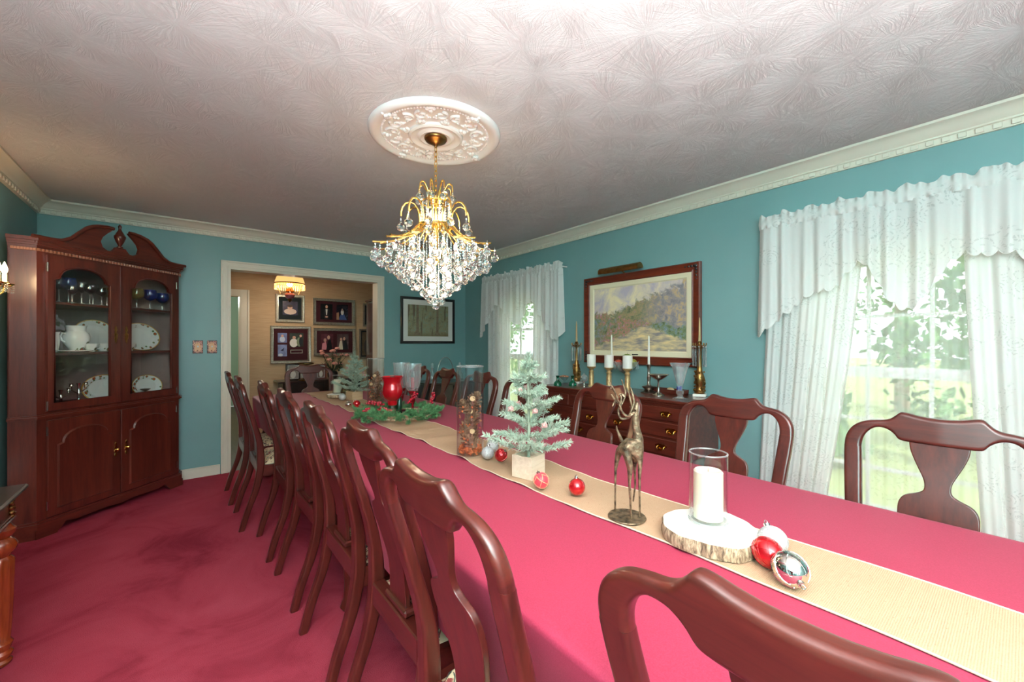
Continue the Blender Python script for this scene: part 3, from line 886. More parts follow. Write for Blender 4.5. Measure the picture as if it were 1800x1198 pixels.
CH0 = make_chair()
first = [True]
def chair(x, y, rz, label, group):
    """x,y: where the seat back meets the seat"""
    o = CH0 if first[0] else dup(CH0, (x, y, 0), rz)
    first[0] = False
    o.location = (x, y, 0); o.rotation_euler = (0, 0, rz); o['label'] = label; o['group'] = group
    return o
LB = [('cherry dining chair closest to the camera, its crest cut off by the photo edge', .555, .127, 0.0),
      ('cherry dining chair second nearest on the left side, full back showing', .480, .735, .0),
      ('third nearest cherry dining chair on the left side of the table', .535, 1.25, 0.0),
      ('fourth nearest cherry dining chair along the left side', .525, 1.81, 0.0),
      ('fifth nearest cherry dining chair along the left side', .520, 2.41, .02),
      ('sixth nearest cherry dining chair on the left side', .500, 3.00, 0.0),
      ('second to last cherry chair on the left, near the doorway', .415, 3.56, .0),
      ('last cherry dining chair on the left, right by the doorway', .395, 4.16, .0)]
for lab, x, y, r in LB: chair(x, y, r, lab, 'dining chairs on the left side')
RB = [('cherry dining chair before the near window, closest on the right side', 1.855, .178, 0.0),
      ('cherry dining chair between the near curtain and the sideboard', 1.845, .834, 0.0),
      ('cherry dining chair in front of the sideboard, behind the deer figure', 1.835, 1.54, -.04),
      ('cherry dining chair behind the frosted tree on the right side', 1.845, 2.29, -.02),
      ('cherry dining chair behind the tall vase on the right side', 1.850, 2.87, 0.0),
      ('second to last cherry chair on the right, left of the tall vase', 1.855, 3.455, .0),
      ('last cherry dining chair on the right, partly behind the goblets', 1.850, 4.03, .0)]
for lab, x, y, r in RB: chair(x, y, PI + r, lab, 'dining chairs on the right side')
chair(1.075, 4.83, -PI / 2, 'cherry dining chair at the far head of the table', 'chair at the head of the table')
# ================================================================ corner china cabinet
CAB = thing('corner_cabinet', 'tall mahogany corner china cabinet with glass doors and a scrolled pediment', 'cabinet', (-.405, 4.425, 0), PI / 4)
def cab_poly(g=0.0):
    # footprint in the cabinet's frame, front grown outward by g, kept 4 cm off both walls
    a = .509 + g * .42; q = .509 + .0884
    return [(-a, -g), (a, -g), (q + g * .7, .0884 - g * .7), (0, .7425 - .0566), (-q - g * .7, .0884 - g * .7)]
def cab_slab(b, z0, z1, g=0.0): b.prism(cab_poly(g), z0, z1, 'xy')
# carcass: base, backs, sides (hollow so the shelves can be seen)
b = MB(); cab_slab(b, .06, .80); obj('lower_body', b, M['cab_z'], CAB)
b = MB(); cab_slab(b, .098, .112, .012); cab_slab(b, .06, .098, .022); 
obj('base_moulding', b, M['cab_x'], CAB)
# bracket feet
for s_ in (-1, 1):
    b = MB(); b.prism([(s_ * .528, 0), (s_ * .528, .06), (s_ * .36, .06), (s_ * .385, .03), (s_ * .41, .008), (s_ * .41, 0)], -.022, .0, 'xz')
    b.prism([(s_ * .518, -.022), (s_ * .604, .064), (s_ * .590, .078), (s_ * .504, -.008)], 0, .06, 'xy')
    obj('bracket_foot', b, M['cab_x'], CAB)
b = MB(); b.prism([(-.37, .06), (-.30, .045), (-.1, .05), (0, .04), (.1, .05), (.30, .045), (.37, .06), (.37, .066), (-.37, .066)], -.02, -.006, 'xz'); obj('apron', b, M['cab_x'], CAB)
b = MB(); cab_slab(b, .782, .790, .010); cab_slab(b, .790, .802, .022); cab_slab(b, .802, .812, .012); obj('waist_moulding', b, M['cab_x'], CAB)
# upper carcass panels
b = MB()
P = cab_poly()
def vpanel(b, p, q, th, z0, z1):
    dx, dy = q[0] - p[0], q[1] - p[1]; L = math.hypot(dx, dy); nx, ny = -dy / L * th, dx / L * th
    b.prism([p, q, (q[0] + nx, q[1] + ny), (p[0] + nx, p[1] + ny)], z0, z1, 'xy')
vpanel(b, P[1], P[2], .018, .812, 1.905); obj('side_panel', b, M['cab_z'], CAB)
b = MB(); vpanel(b, P[4], P[0], .018, .812, 1.905); obj('side_panel', b, M['cab_z'], CAB)
b = MB(); vpanel(b, P[2], P[3], .014, .812, 1.905); obj('back_panel', b, M['cabin'], CAB)
b = MB(); vpanel(b, P[3], P[4], .014, .812, 1.905); obj('back_panel', b, M['cabin'], CAB)
# face frame
b = MB(); b.box(-.509, -.463, 0, .02, .812, 1.905); b.box(.463, .509, 0, .02, .812, 1.905); b.box(-.463, .463, 0, .02, 1.885, 1.905); b.box(-.463, .463, 0, .02, .812, .828)
obj('face_frame', b, M['cab_z'], CAB)
b = MB(); cab_slab(b, 1.905, 1.918); obj('top_board', b, M['cab_x'], CAB)
def shelf_poly(k):
    return [(-.49 , .03), (.49, .03), (.558, .098), (0, .655), (-.558, .098)]
for z in (.828, 1.222, 1.575):
    b = MB(); b.prism(shelf_poly(0), z - .016, z, 'xy'); obj('shelf', b, M['cab_x'] if z > .9 else M['cabin'], CAB)
# cornice with dentils
b = MB(); cab_slab(b, 1.918, 1.935, .006); cab_slab(b, 1.935, 1.948, .016); cab_slab(b, 1.948, 1.962, .026); cab_slab(b, 1.962, 1.985, .036); obj('cornice', b, M['cab_x'], CAB)
db = MB(); db.box(-.0065, .0065, -.012, .002, 0, .017, .001); dm = mesh('dentil', db, pbr('highlit_dentil_wood', s2l((168, 112, 88)), .3, coat=.5), 30)  # gloss highlights on the dentils painted in as a lighter wood colour
for i in range(48): obj('dentil', dm, None, CAB, loc=(-.505 + i * .0215, -.004, 1.898))
for i in range(8):
    for s_ in (-1, 1):
        f = (i + .5) / 8
        obj('dentil', dm, None, CAB, loc=(s_ * (.512 + .078 * f), .003 + .078 * f - .006, 1.898), rot=(0, 0, s_ * PI / 4))
# broken scroll pediment
top = [(-.53, 1.985), (-.45, 1.984), (-.39, 1.990), (-.335, 2.018), (-.29, 2.066), (-.24, 2.116), (-.20, 2.140), (-.15, 2.155), (-.10, 2.162), (-.058, 2.160)]
inn = [(-.062, 2.150), (-.095, 2.120), (-.128, 2.085), (-.142, 2.050), (-.130, 2.010), (-.098, 1.990), (-.066, 1.992), (-.046, 2.012), (-.036, 2.028), (0, 2.030)]
half = top + inn
poly = half + [(-x, z) for x, z in half[::-1][1:]]
poly = poly + [(.53, 1.950), (-.53, 1.950)]
b = MB(); b.prism(poly, -.020, .0, 'xz'); obj('pediment', b, M['cab_x'], CAB)
for s_ in (-1, 1):
    b = MB(); b.tube([(s_ * x, -.026, z + .004) for x, z in [(-.548, 1.985)] + top[1:]], .013, 8); obj('scroll_moulding', b, M['cab_x'], CAB, 60)
b = MB(); b.box(-.034, .034, -.024, .006, 2.022, 2.030, .002)
b.lathe([(.018, 0), (.02, .008), (.010, .016), (.012, .022), (.026, .05), (.036, .08), (.036, .092), (.030, .098), (.022, .118), (.012, .135), (.008, .150), (.010, .158), (.012, .166), (.008, .176), (0.0001, .186)], 14, (0, -.010, 2.030))
obj('finial', b, M['cherry_z'], CAB, 45)
# doors
def arch(x0, x1, zb, zs, zt, n=12):
    """outline: bottom-left, bottom-right, then cathedral arch from right to left"""
    xc = (x0 + x1) / 2; hw = (x1 - x0) / 2; sh = hw * .16
    pts = [(x0, zb), (x1, zb), (x1, zs)]
    for i in range(n + 1):
        a = PI * i / n
        f = math.cos(a)
        z = zs + (zt - zs) * (max(0.0, math.sin(a)) ** .75)
        pts.append((xc + (hw - sh) * f, z if 0 < i < n else zs + .012))
    pts.append((x0, zs))
    return pts
def rect_match(x0, x1, z0, z1, ref):
    xa, xb = ref[0][0], ref[1][0]
    out = [(x0, z0), (x1, z0), (x1, ref[2][1] )]
    for (x, z) in ref[3:-1]:
        u = (x - xa) / (xb - xa)
        out.append((x0 + (x1 - x0) * u, z1))
    out[3] = (x1, z1); out[-1] = (x0, z1)
    out.append((x0, ref[-1][1]))
    return out
for s_ in (-1, 1):
    xa, xb = (-.462, -.003) if s_ < 0 else (.003, .462)
    xo, xi = (xa, xb) if s_ < 0 else (xb, xa)
    # upper glazed door
    gx0, gx1 = (-.425, -.075) if s_ < 0 else (.040, .390)
    if s_ > 0: gx0, gx1 = .075, .425
    ref = arch(gx0, gx1, .886, 1.722, 1.822)
    b = MB(); b.ring(rect_match(xa, xb, .832, 1.884, ref), ref, -.020, .0, 'xz')
    door = obj('glazed_door', b, M['cab_z'], CAB, 30)
    b = MB()
    loop = [Vector((x, -.021, z)) for x, z in ref]; b.tube(loop, .006, 6, closed=True)
    b.box(xi - .003 * 1 if s_ < 0 else xi - .003, xi + .003, -.026, -.018, .832, 1.884)
    obj('bead', b, M['cherry_z'], door, 60)
    b = MB(); b.prism(ref, -.010, -.007, 'xz'); obj('pane', b, M['cabpane'], door, 0)
    px = xi + s_ * .036
    b = MB(); b.lathe([(.012, 0), (.012, .003)], 10, (px, -.0205, 1.355), 'y')
    b.prism([(px - .006, 1.30), (px, 1.285), (px + .006, 1.30), (px + .011, 1.33), (px + .005, 1.345), (px + .010, 1.36), (px + .005, 1.375), (px + .011, 1.39), (px + .005, 1.415), (px, 1.425), (px - .005, 1.415), (px - .011, 1.39), (px - .005, 1.375), (px - .010, 1.36), (px - .005, 1.345), (px - .011, 1.33)], -.0225, -.020, 'xz')
    b.tube([(px, -.024, 1.362), (px, -.034, 1.358), (px, -.036, 1.345), (px, -.034, 1.325), (px, -.028, 1.318)], .003, 6)
    b.ball((px, -.034, 1.357), .006, 8, 6)
    obj('door_pull', b, M['oldbrass'], door)
    for z in (.87, 1.80):
        b = MB(); b.tube([(xo + s_ * .004, -.022, z - .03), (xo + s_ * .004, -.022, z + .03)], .005, 8); obj('hinge', b, M['silver'], door)
    # lower panelled door
    b = MB(); b.box(xa, xb, -.020, .0, .118, .768, .003)
    door = obj('panelled_door', b, M['cab_z'], CAB, 30)
    q0, q1 = (-.412, -.062) if s_ < 0 else (.062, .412)
    ref = arch(q0, q1, .165, .598, .700); xc = (q0 + q1) / 2
    inr = [(xc + (x - xc) * .88, .432 + (z - .432) * .90) for x, z in ref]
    b = MB(); n_ = len(ref)
    vs = [(x, -.0195, z) for x, z in ref] + [(x, -.030, z) for x, z in [(xc + (x - xc) * .955, .432 + (z - .432) * .965) for x, z in ref]] + [(x, -.0255, z) for x, z in inr]
    fs = []
    for k in range(2):
        for i in range(n_):
            j = (i + 1) % n_; fs.append((k * n_ + i, k * n_ + j, (k + 1) * n_ + j, (k + 1) * n_ + i))
    fs.append(tuple(2 * n_ + i for i in range(n_)))
    b.add(vs, fs); obj('raised_panel', b, M['cab_z'], door, 30)
    px = xi + s_ * .036
    b = MB()
    b.prism([(px, .41), (px + .009, .425), (px + .004, .44), (px + .012, .455), (px + .006, .468), (px + .012, .482), (px + .004, .495), (px + .008, .51), (px, .525), (px - .008, .51), (px - .004, .495), (px - .012, .482), (px - .006, .468), (px - .012, .455), (px - .004, .44), (px - .009, .425)], -.0235, -.020, 'xz')
    b.lathe([(.005, 0), (.004, -.012), (.010, -.016), (.012, -.022), (.006, -.028), (.0001, -.029)], 10, (px, -.022, .468), 'y')
    obj('door_pull', b, M['brass'], door)
    for z in (.20, .70):
        b = MB(); b.tube([(xo + s_ * .004, -.022, z - .03), (xo + s_ * .004, -.022, z + .03)], .005, 8); obj('hinge', b, M['silver'], door)
# ---------------------------------------------------------------- china and glass inside the cabinet
ca, sa = math.cos(PI / 4), math.sin(PI / 4)
def cabpt(x, y, z):
    x = x + .85 * y      # things farther back stand farther right on the shelf
    return (-.405 + ca * x - sa * y, 4.425 + sa * x + ca * y, z)
def m_plate(name, rim):
    """white china with a printed rose border and gold rim, by radius"""
    t = NT(name)
    v = t.coord()
    ln = t.n('ShaderNodeVectorMath', operation='LENGTH')
    fl = t.n('ShaderNodeVectorMath', operation='MULTIPLY'); fl.inputs[1].default_value = rim
    t.l(v, fl.inputs[0]); t.l(fl.outputs[0], ln.inputs[0])
    r = ln.outputs['Value']
    vo = t.n('ShaderNodeTexVoronoi', feature='F1'); vo.inputs['Scale'].default_value = 30; t.l(v, vo.inputs['Vector'])
    band = t.math('MULTIPLY', t.math('GREATER_THAN', r, .70), t.math('LESS_THAN', r, .95))
    spot = t.math('MULTIPLY', t.math('LESS_THAN', vo.outputs['Distance'], .30), band)
    lf = t.math('MULTIPLY', t.math('LESS_THAN', vo.outputs['Distance'], .40), band)
    c = t.mix(lf, s2l((232, 235, 232)), s2l((118, 140, 96)))
    nz = t.noise(v, 120, 2)
    c = t.mix(spot, c, t.ramp(nz, [(.4, s2l((168, 50, 44))), (.6, s2l((214, 120, 70)))]))
    c = t.mix(t.math('GREATER_THAN', r, .965), c, s2l((206, 164, 84)))
    t.color(c); t.b.inputs['Roughness'].default_value = .12; t.b.inputs['Coat Weight'].default_value = .5
    return t.m
def platter(x, z, hw, hh, y, label, grp, tilt=12):
    mt = m_plate('rose_border_china', (1 / hw, 0.0, 1 / hh))
    b = MB(); n = 44; vs = []; fs = []
    rings = [(0, .006), (.62, .006), (.68, .004), (.72, 0), (.94, -.010), (1.0, -.012)]
    def wobr(a): return 1 + .022 * abs(math.sin(a * 13))
    for back in (0, 1):
        for k, (rr, dy) in enumerate(rings):
            for i in range(n):
                a = 2 * PI * i / n; w = wobr(a) if k == len(rings) - 1 else 1
                vs.append((hw * max(rr, .001) * w * math.cos(a), dy + back * .004, hh * max(rr, .001) * w * math.sin(a)))
    m = len(rings)
    for back in (0, 1):
        o = back * m * n
        for k in range(m - 1):
            for i in range(n):
                j = (i + 1) % n; fs.append((o + k * n + i, o + k * n + j, o + (k + 1) * n + j, o + (k + 1) * n + i))
    o1, o2 = (m - 1) * n, (2 * m - 1) * n
    for i in range(n):
        j = (i + 1) % n; fs.append((o1 + i, o1 + j, o2 + j, o2 + i))
    b.add(vs, fs)
    o = obj('serving_platter', b, mt, None, 40, loc=cabpt(x, y, z + hh * math.cos(math.radians(tilt)) + .002), rot=(math.radians(-tilt), 0, PI / 4))
    return tag(o, label, 'platter', grp)
G1 = 'rose patterned china in the cabinet'
S1, S2, S3 = .829, 1.223, 1.576
platter(-.185, S2, .155, .125, .24, 'oval rose bordered platter behind the china urn, middle shelf', G1)
platter(.165, S2, .165, .118, .12, 'large oval rose bordered platter, middle shelf right side', G1)
platter(-.110, S1, .160, .105, .13, 'oval rose bordered platter on the bottom shelf, left door', G1)
platter(.222, S1, .130, .092, .10, 'small oval rose bordered platter on the bottom shelf, right door', G1)
platter(.05, S1, .07, .070, .21, 'round rose bordered plate peeking between the bottom shelf platters', G1)
cmat = m_plate('rose_printed_china', (3.0, 3.0, 3.0))
def m_pot():
    t = NT('rose_printed_pot'); v = t.coord()
    vo = t.n('ShaderNodeTexVoronoi', feature='F1'); vo.inputs['Scale'].default_value = 22; t.l(v, vo.inputs['Vector'])
    z = t.sep(v)[2]
    nz = t.noise(v, 7, 1)
    area = t.math('GREATER_THAN', nz, .54)
    c = t.mix(t.math('MULTIPLY', t.math('LESS_THAN', vo.outputs['Distance'], .42), area), s2l((232, 235, 230)), s2l((110, 120, 80)))
    c = t.mix(t.math('MULTIPLY', t.math('LESS_THAN', vo.outputs['Distance'], .28), area), c, s2l((176, 60, 48)))
    t.color(c); t.b.inputs['Roughness'].default_value = .12; t.b.inputs['Coat Weight'].default_value = .5
    return t.m
M['pot'] = m_pot()
t = thing('china_soup_tureen', 'white china urn with two handles and rose print, middle shelf', 'tureen', cabpt(-.30, .14, S2), PI / 4, G1)
b = MB(); b.lathe([(.042, 0), (.045, .006), (.036, .018), (.05, .04), (.072, .075), (.078, .105), (.070, .135), (.055, .150), (.052, .158), (.056, .185), (.060, .195), (.054, .195), (.046, .16), (.02, .15), (.0001, .15)], 24); obj('body', b, M['pot'], t, 60)
for s_ in (-1, 1):
    b = MB(); b.tube([(s_ * .066, 0, .135), (s_ * .088, 0, .140), (s_ * .097, 0, .115), (s_ * .088, 0, .085), (s_ * .070, 0, .075)], .006, 7); obj('handle', b, M['china'], t, 60)
b = MB(); b.lathe([(.0001, .0), (.07, .0), (.095, .010), (.093, .013), (.06, .005), (.0001, .004)], 28); 
tag(obj('saucer', b, M['china'], None, 50, loc=cabpt(-.30, .05, S2 + .001)), 'white china saucer in front of the urn, middle shelf', 'saucer', G1)
def cup(x, y, z, label, s_=1.0):
    t = thing('china_cup', label, 'cup', cabpt(x, y, z), PI / 4, G1)
    b = MB(); b.lathe([(.022 * s_, 0), (.024 * s_, .004), (.03 * s_, .02), (.042 * s_, .045), (.047 * s_, .062), (.044 * s_, .062), (.028 * s_, .02), (.0001, .012)], 20); obj('bowl', b, M['pot'], t, 60)
    b = MB(); b.tube([(.043 * s_, 0, .052), (.062 * s_, 0, .055), (.066 * s_, 0, .035), (.05 * s_, 0, .022), (.034 * s_, 0, .022)], .0035, 6); obj('handle', b, M['china'], t, 60)
cup(-.200, .10, S2, 'rose printed teacup right of the urn, middle shelf')
cup(-.115, .12, S2, 'rose printed creamer cup near the left door edge, middle shelf', 1.25)
cup(.075, .09, S2, 'rose printed teacup in front of the large platter')
t = thing('china_vase', 'slim white china vase at the left end of the middle shelf', 'vase', cabpt(-.425, .16, S2), 0, G1)
b = MB(); b.lathe([(.018, 0), (.02, .006), (.012, .02), (.018, .05), (.022, .09), (.016, .13), (.020, .145), (.016, .145), (.01, .12), (.0001, .12)], 16); obj('body', b, M['pot'], t, 60)
def goblet(x, y, z, h, r, bowl, mat, mat_stem, label, grp):
    t = thing('wine_goblet', label, 'goblet', cabpt(x, y, z), 0, grp)
    b = MB(); b.lathe([(r * .75, 0), (r * .75, .003), (.006, .009), (.0045, h * .25), (.0045, h - bowl - .004), (.009, h - bowl)], 14); obj('stem', b, mat_stem, t, 60)
    b = MB(); z0 = h - bowl; b.lathe([(.0001, z0 - .004), (r * .45, z0 + bowl * .06), (r * .88, z0 + bowl * .30), (r, z0 + bowl * .55), (r * .86, h), (r * .83, h), (r * .95, z0 + bowl * .55), (r * .83, z0 + bowl * .32), (.0001, z0 + bowl * .06)], 18); obj('bowl', b, mat, t, 60)
GT = 'stemmed glasses on the top shelf'
goblet(-.40, .10, S3, .165, .04, .07, M['clearglass'], M['crystal2'], 'clear goblet at far left of the top shelf', GT)
goblet(-.345, .12, S3, .185, .046, .085, M['blueglass'], M['crystal2'], 'deep blue balloon goblet behind the left glass door', GT)
goblet(-.315, .05, S3, .13, .030, .07, M['clearglass'], M['crystal2'], 'small clear goblet below the blue one, top shelf', GT)
goblet(-.26, .09, S3, .165, .036, .08, M['clearglass'], M['crystal2'], 'clear goblet in the middle of the left door, top shelf', GT)
goblet(-.205, .07, S3, .150, .034, .07, M['clearglass'], M['crystal2'], 'clear goblet right of middle in the left door', GT)
goblet(-.190, .15, S3, .170, .036, .08, M['clearglass'], M['crystal2'], 'clear goblet set farther back on the top shelf', GT)
goblet(-.125, .08, S3, .140, .034, .07, M['clearglass'], M['crystal2'], 'clear goblet near the left door latch, top shelf', GT)
goblet(-.09, .14, S3, .150, .034, .07, M['amberglass'], M['crystal2'], 'pale amber goblet half hidden by the middle stile', GT)
goblet(.08, .16, S3, .165, .044, .085, M['amberglass'], M['crystal2'], 'olive goblet at the left of the right glass door', GT)
goblet(.14, .07, S3, .165, .050, .090, M['amberglass'], M['crystal2'], 'amber balloon goblet behind the right glass door', GT)
goblet(.250, .06, S3, .165, .050, .090, M['blueglass'], M['crystal2'], 'lavender blue balloon goblet behind the right glass door', GT)
goblet(.360, .07, S3, .150, .048, .085, M['blueglass'], M['crystal2'], 'blue balloon goblet at the right end of the top shelf', GT)
# silver candelabra at the bottom left
def candelabra(x, y, z, h, label):
    t = thing('silver_candelabrum', label, 'candelabrum', cabpt(x, y, z), PI / 4 + .3)
    b = MB(); b.lathe([(.04, 0), (.042, .006), (.02, .014), (.010, .03), (.008, h * .5), (.012, h * .55), (.008, h * .6), (.008, h * .85), (.014, h)], 14); obj('stem', b, M['silver'], t, 60)
    for s_ in (-1, 1):
        b = MB(); b.tube([(0, 0, h * .55), (s_ * .03, 0, h * .62), (s_ * .06, 0, h * .72), (s_ * .062, 0, h * .86)], .004, 7)
        b.lathe([(.004, 0), (.014, .006), (.010, .014), (.012, .024)], 10, (s_ * .062, 0, h * .86)); obj('arm', b, M['silver'], t, 60)
candelabra(-.275, .06, S1, .17, 'branched silver candelabrum on the bottom shelf')
candelabra(-.385, .07, S1, .13, 'smaller silver candelabrum in the left corner of bottom shelf')
t = thing('silver_compote', 'tiny silver compote before the small platter, bottom shelf', 'compote', cabpt(.21, .055, S1), 0)
b = MB(); b.lathe([(.022, 0), (.02, .004), (.004, .012), (.004, .05), (.02, .06), (.036, .072), (.034, .074), (.0001, .062)], 16); obj('dish', b, M['pewter'], t, 60)
# ================================================================ ceiling medallion and chandelier
CX, CY = 1.082, 2.030
med = thing('ceiling_medallion', 'white ornate plaster ceiling medallion above the chandelier', 'medallion', (CX, CY, ZC), .2)
b = MB(); b.lathe([(.355, 0), (.355, -.010), (.345, -.022), (.325, -.026), (.312, -.020), (.300, -.016), (.292, -.010), (.150, -.008), (.146, -.020), (.135, -.026), (.122, -.020), (.112, -.014), (.100, -.014), (.094, -.022), (.082, -.026), (.070, -.018), (.0001, -.018)], 64)
obj('disc', b, M['plaster'], med, 40)
bb = MB(); bb.ball((0, 0, 0), .0065, 8, 6); bm_ = mesh('bead', bb, M['plaster'], 60)
for i in range(110):
    a = 2 * PI * i / 110; obj('bead', bm_, None, med, loc=(.286 * math.cos(a), .286 * math.sin(a), -.010))
# acanthus scrolls and leaves in low relief
def leaf_mb():
    b = MB()
    for k in range(-2, 3):
        a = k * .5
        b.ball((.020 * math.cos(a), .020 * math.sin(a), 0), .011, 8, 5, sz=.8)
    b.ball((0, 0, 0), .014, 8, 6, sz=.9); b.ball((-.018, 0, 0), .009, 8, 5, sz=.8)
    return b
lm_ = mesh('leaf_ornament', leaf_mb(), M['plaster'], 60)
sb = MB()
sb.tube([(.035 * (1 - t_) * math.cos(t_ * 9), .035 * (1 - t_) * math.sin(t_ * 9), -.004) for t_ in [i / 16 * .85 for i in range(17)]], [.008 - .004 * i / 16 for i in range(17)], 6)
sm_ = mesh('scroll_ornament', sb, M['plaster'], 60)
for i in range(8):
    a = 2 * PI * i / 8
    obj('leaf_ornament', lm_, None, med, loc=(.262 * math.cos(a), .262 * math.sin(a), -.011), rot=(0, 0, a))
    obj('leaf_ornament', lm_, None, med, loc=(.315 * math.cos(a), .315 * math.sin(a), -.024), rot=(0, 0, a + PI)) if i % 2 == 0 else None
    obj('leaf_ornament', lm_, None, med, loc=(.172 * math.cos(a + .39), .172 * math.sin(a + .39), -.011), rot=(0, 0, a + .39 + PI))
    for s_ in (-1, 1):
        aa = a + s_ * .22
        q = obj('scroll_ornament', sm_, None, med, loc=(.225 * math.cos(aa), .225 * math.sin(aa), -.008), rot=(0, 0, aa))
        q.scale = (1, s_, 1)
        obj('leaf_ornament', lm_, None, med, loc=(.200 * math.cos(a + s_ * .1), .200 * math.sin(a + s_ * .1), -.010), rot=(0, 0, a + s_ * 1.2)).scale = (.6, .6, .8)
cz = ZC - .026
ch = thing('chandelier', 'gilt waterfall chandelier hung with faceted crystal balls', 'chandelier', (CX, CY, 0))
b = MB(); b.lathe([(.062, cz + .006), (.062, cz), (.055, cz - .010), (.048, cz - .012), (.030, cz - .024), (.012, cz - .030), (.006, cz - .045), (.0001, cz - .046)], 28); obj('canopy', b, M['oldbrass'], ch, 50)
lk = MB(); lk.tube([(.0085 * math.cos(a), 0, .017 * math.sin(a)) for a in [2 * PI * i / 12 for i in range(12)]], .0022, 6, closed=True); lkm = mesh('chain_link', lk, M['gold'], 60)
z = cz - .055; i = 0
while z > 2.10:
    obj('chain_link', lkm, None, ch, loc=(0, 0, z), rot=(0, 0, (i % 2) * PI / 2 + .4)); z -= .0265; i += 1
b = MB(); b.lathe([(.012, 2.10), (.010, 2.07), (.018, 2.055), (.006, 2.04), (.006, 1.945), (.03, 1.94), (.096, 1.938), (.098, 1.926), (.03, 1.920), (.012, 1.90), (.012, 1.75), (.02, 1.74), (.0001, 1.72)], 20); obj('core', b, M['gold'], ch, 40)
b = MB(); b.tube([(.094 * math.cos(2 * PI * i / 32), .094 * math.sin(2 * PI * i / 32), 1.936) for i in range(32)], .006, 6, closed=True); obj('ring', b, M['gold'], ch, 60)
cb = MB(); cb.ico((0, 0, 0), .0225, 2); cb.lathe([(.003, 0), (.0045, .006), (.003, .010)], 6, (0, 0, .020)); ballm = mesh('crystal_ball', cb, M['crystal'], 0)
def strand_mesh(L):
    b = MB(); pr = [(.0012, 0)]; z_ = 0
    while z_ + .014 <= L:
        pr += [(.0015, z_ + .001), (.0048, z_ + .007), (.0015, z_ + .013)]; z_ += .014
    pr += [(.0012, L)]; b.lathe(pr, 6); return mesh('bead_strand', b, M['crystal'], 0)
strands = {}
def strand(x, y, z0, z1):
    k = max(.014, round((z1 - z0) / .02) * .02)
    if k not in strands: strands[k] = strand_mesh(k)
    obj('bead_strand', strands[k], None, ch, loc=(x, y, z0))
def rod_z(r): return sinterp([(0, 1.945), (.09, 1.930), (.13, 1.888), (.18, 1.850), (.24, 1.826), (.30, 1.815), (.34, 1.813)], r)
rb = MB(); rb.tube([(r, 0, rod_z(r)) for r in [.085 + .25 * i / 12 for i in range(13)]], .0054, 7); rodm = mesh('rod', rb, M['gold'], 60)
rb2 = MB(); rb2.tube([(r, 0, rod_z(r) + .012) for r in [.085 + .21 * i / 12 for i in range(13)]], .0048, 7); rodm2 = mesh('rod', rb2, M['gold'], 60)
for i in range(22): obj('rod', rodm if i % 2 == 0 else rodm2, None, ch, rot=(0, 0, 2 * PI * i / 22 + .1))
ab = MB(); ab.tube([(.085, 0, 1.93), (.088, 0, 1.98), (.096, 0, 2.02), (.115, 0, 2.047), (.138, 0, 2.055), (.162, 0, 2.047), (.180, 0, 2.022), (.186, 0, 1.995), (.186, 0, 1.975)], .0052, 7); arm = mesh('curved_arm', ab, M['gold'], 60)
tb = MB(); tb.tube([(.020, 0, 2.05), (.034, 0, 2.09), (.052, 0, 2.135), (.068, 0, 2.163), (.080, 0, 2.166), (.092, 0, 2.155), (.095, 0, 2.135), (.095, 0, 2.12)], .0046, 7); tarm = mesh('crown_arm', tb, M['gold'], 60)
for i in range(10):
    a = 2 * PI * i / 10 + .25
    obj('curved_arm', arm, None, ch, rot=(0, 0, a))
    x, y = .186 * math.cos(a), .186 * math.sin(a)
    strand(x, y, 1.935, 1.975); obj('crystal_ball', ballm, None, ch, loc=(x, y, 1.914))
    if i % 3 == 0: obj('crystal_ball', ballm, None, ch, loc=(x, y, 1.868))
for i in range(8):
    a = 2 * PI * i / 8
    obj('crown_arm', tarm, None, ch, rot=(0, 0, a)); x, y = .095 * math.cos(a), .095 * math.sin(a)
    strand(x, y, 2.10, 2.12); obj('crystal_ball', ballm, None, ch, loc=(x, y, 2.078))
for i in range(14):
    a = 2 * PI * i / 14; strand(.078 * math.cos(a), .078 * math.sin(a), 1.945, 2.065)
b = MB(); b.tube([(.078 * math.cos(2 * PI * i / 28), .078 * math.sin(2 * PI * i / 28), 2.064) for i in range(28)], .004, 6, closed=True); obj('ring', b, M['gold'], ch, 60)
rc = random.Random(3)
for r, z, n in ((.322, 1.754, 15), (.292, 1.717, 19), (.240, 1.694, 17), (.203, 1.666, 15), (.165, 1.640, 13), (.120, 1.598, 10), (.070, 1.563, 7), (.032, 1.527, 4), (0, 1.497, 1), (.262, 1.778, 11), (.190, 1.752, 8), (.145, 1.712, 6)):
    o_ = rc.random() * 6
    for i in range(n):
        a = o_ + 2 * PI * (i + rc.uniform(-.18, .18)) / max(n, 1); rr = r * rc.uniform(.97, 1.02); zz = z + rc.uniform(-.008, .008) * (r > 0)
        x, y = rr * math.cos(a), rr * math.sin(a)
        obj('crystal_ball', ballm, None, ch, loc=(x, y, zz), rot=(rc.random() * .3, rc.random() * .3, rc.random() * 6))
        if i % 3 != 2: strand(x, y, zz + .022, max(rod_z(rr), zz + .04))
        else: strand(x, y, zz + .022, zz + .036)
bu = MB(); bu.lathe([(.006, -.02), (.007, 0), (.011, .012), (.010, .026), (.004, .042), (.0001, .048)], 10); bum = mesh('candle_bulb', bu, M['bulb'], 60)
for i in range(4):
    a = 2 * PI * i / 4 + .5
    obj('candle_bulb', bum, None, ch, loc=(.042 * math.cos(a), .042 * math.sin(a), 1.965))
    obj('candle_bulb', bum, None, ch, loc=(.11 * math.cos(a + .4), .11 * math.sin(a + .4), 1.80))
light('chandelier_light', 'POINT', (0, 0, 2.0), 2.2, (1.0, .80, .52), parent=ch, shadow_soft_size=.05)
light('chandelier_light', 'POINT', (0, 0, 1.64), 4.0, (1.0, .82, .58), parent=ch, shadow_soft_size=.12)
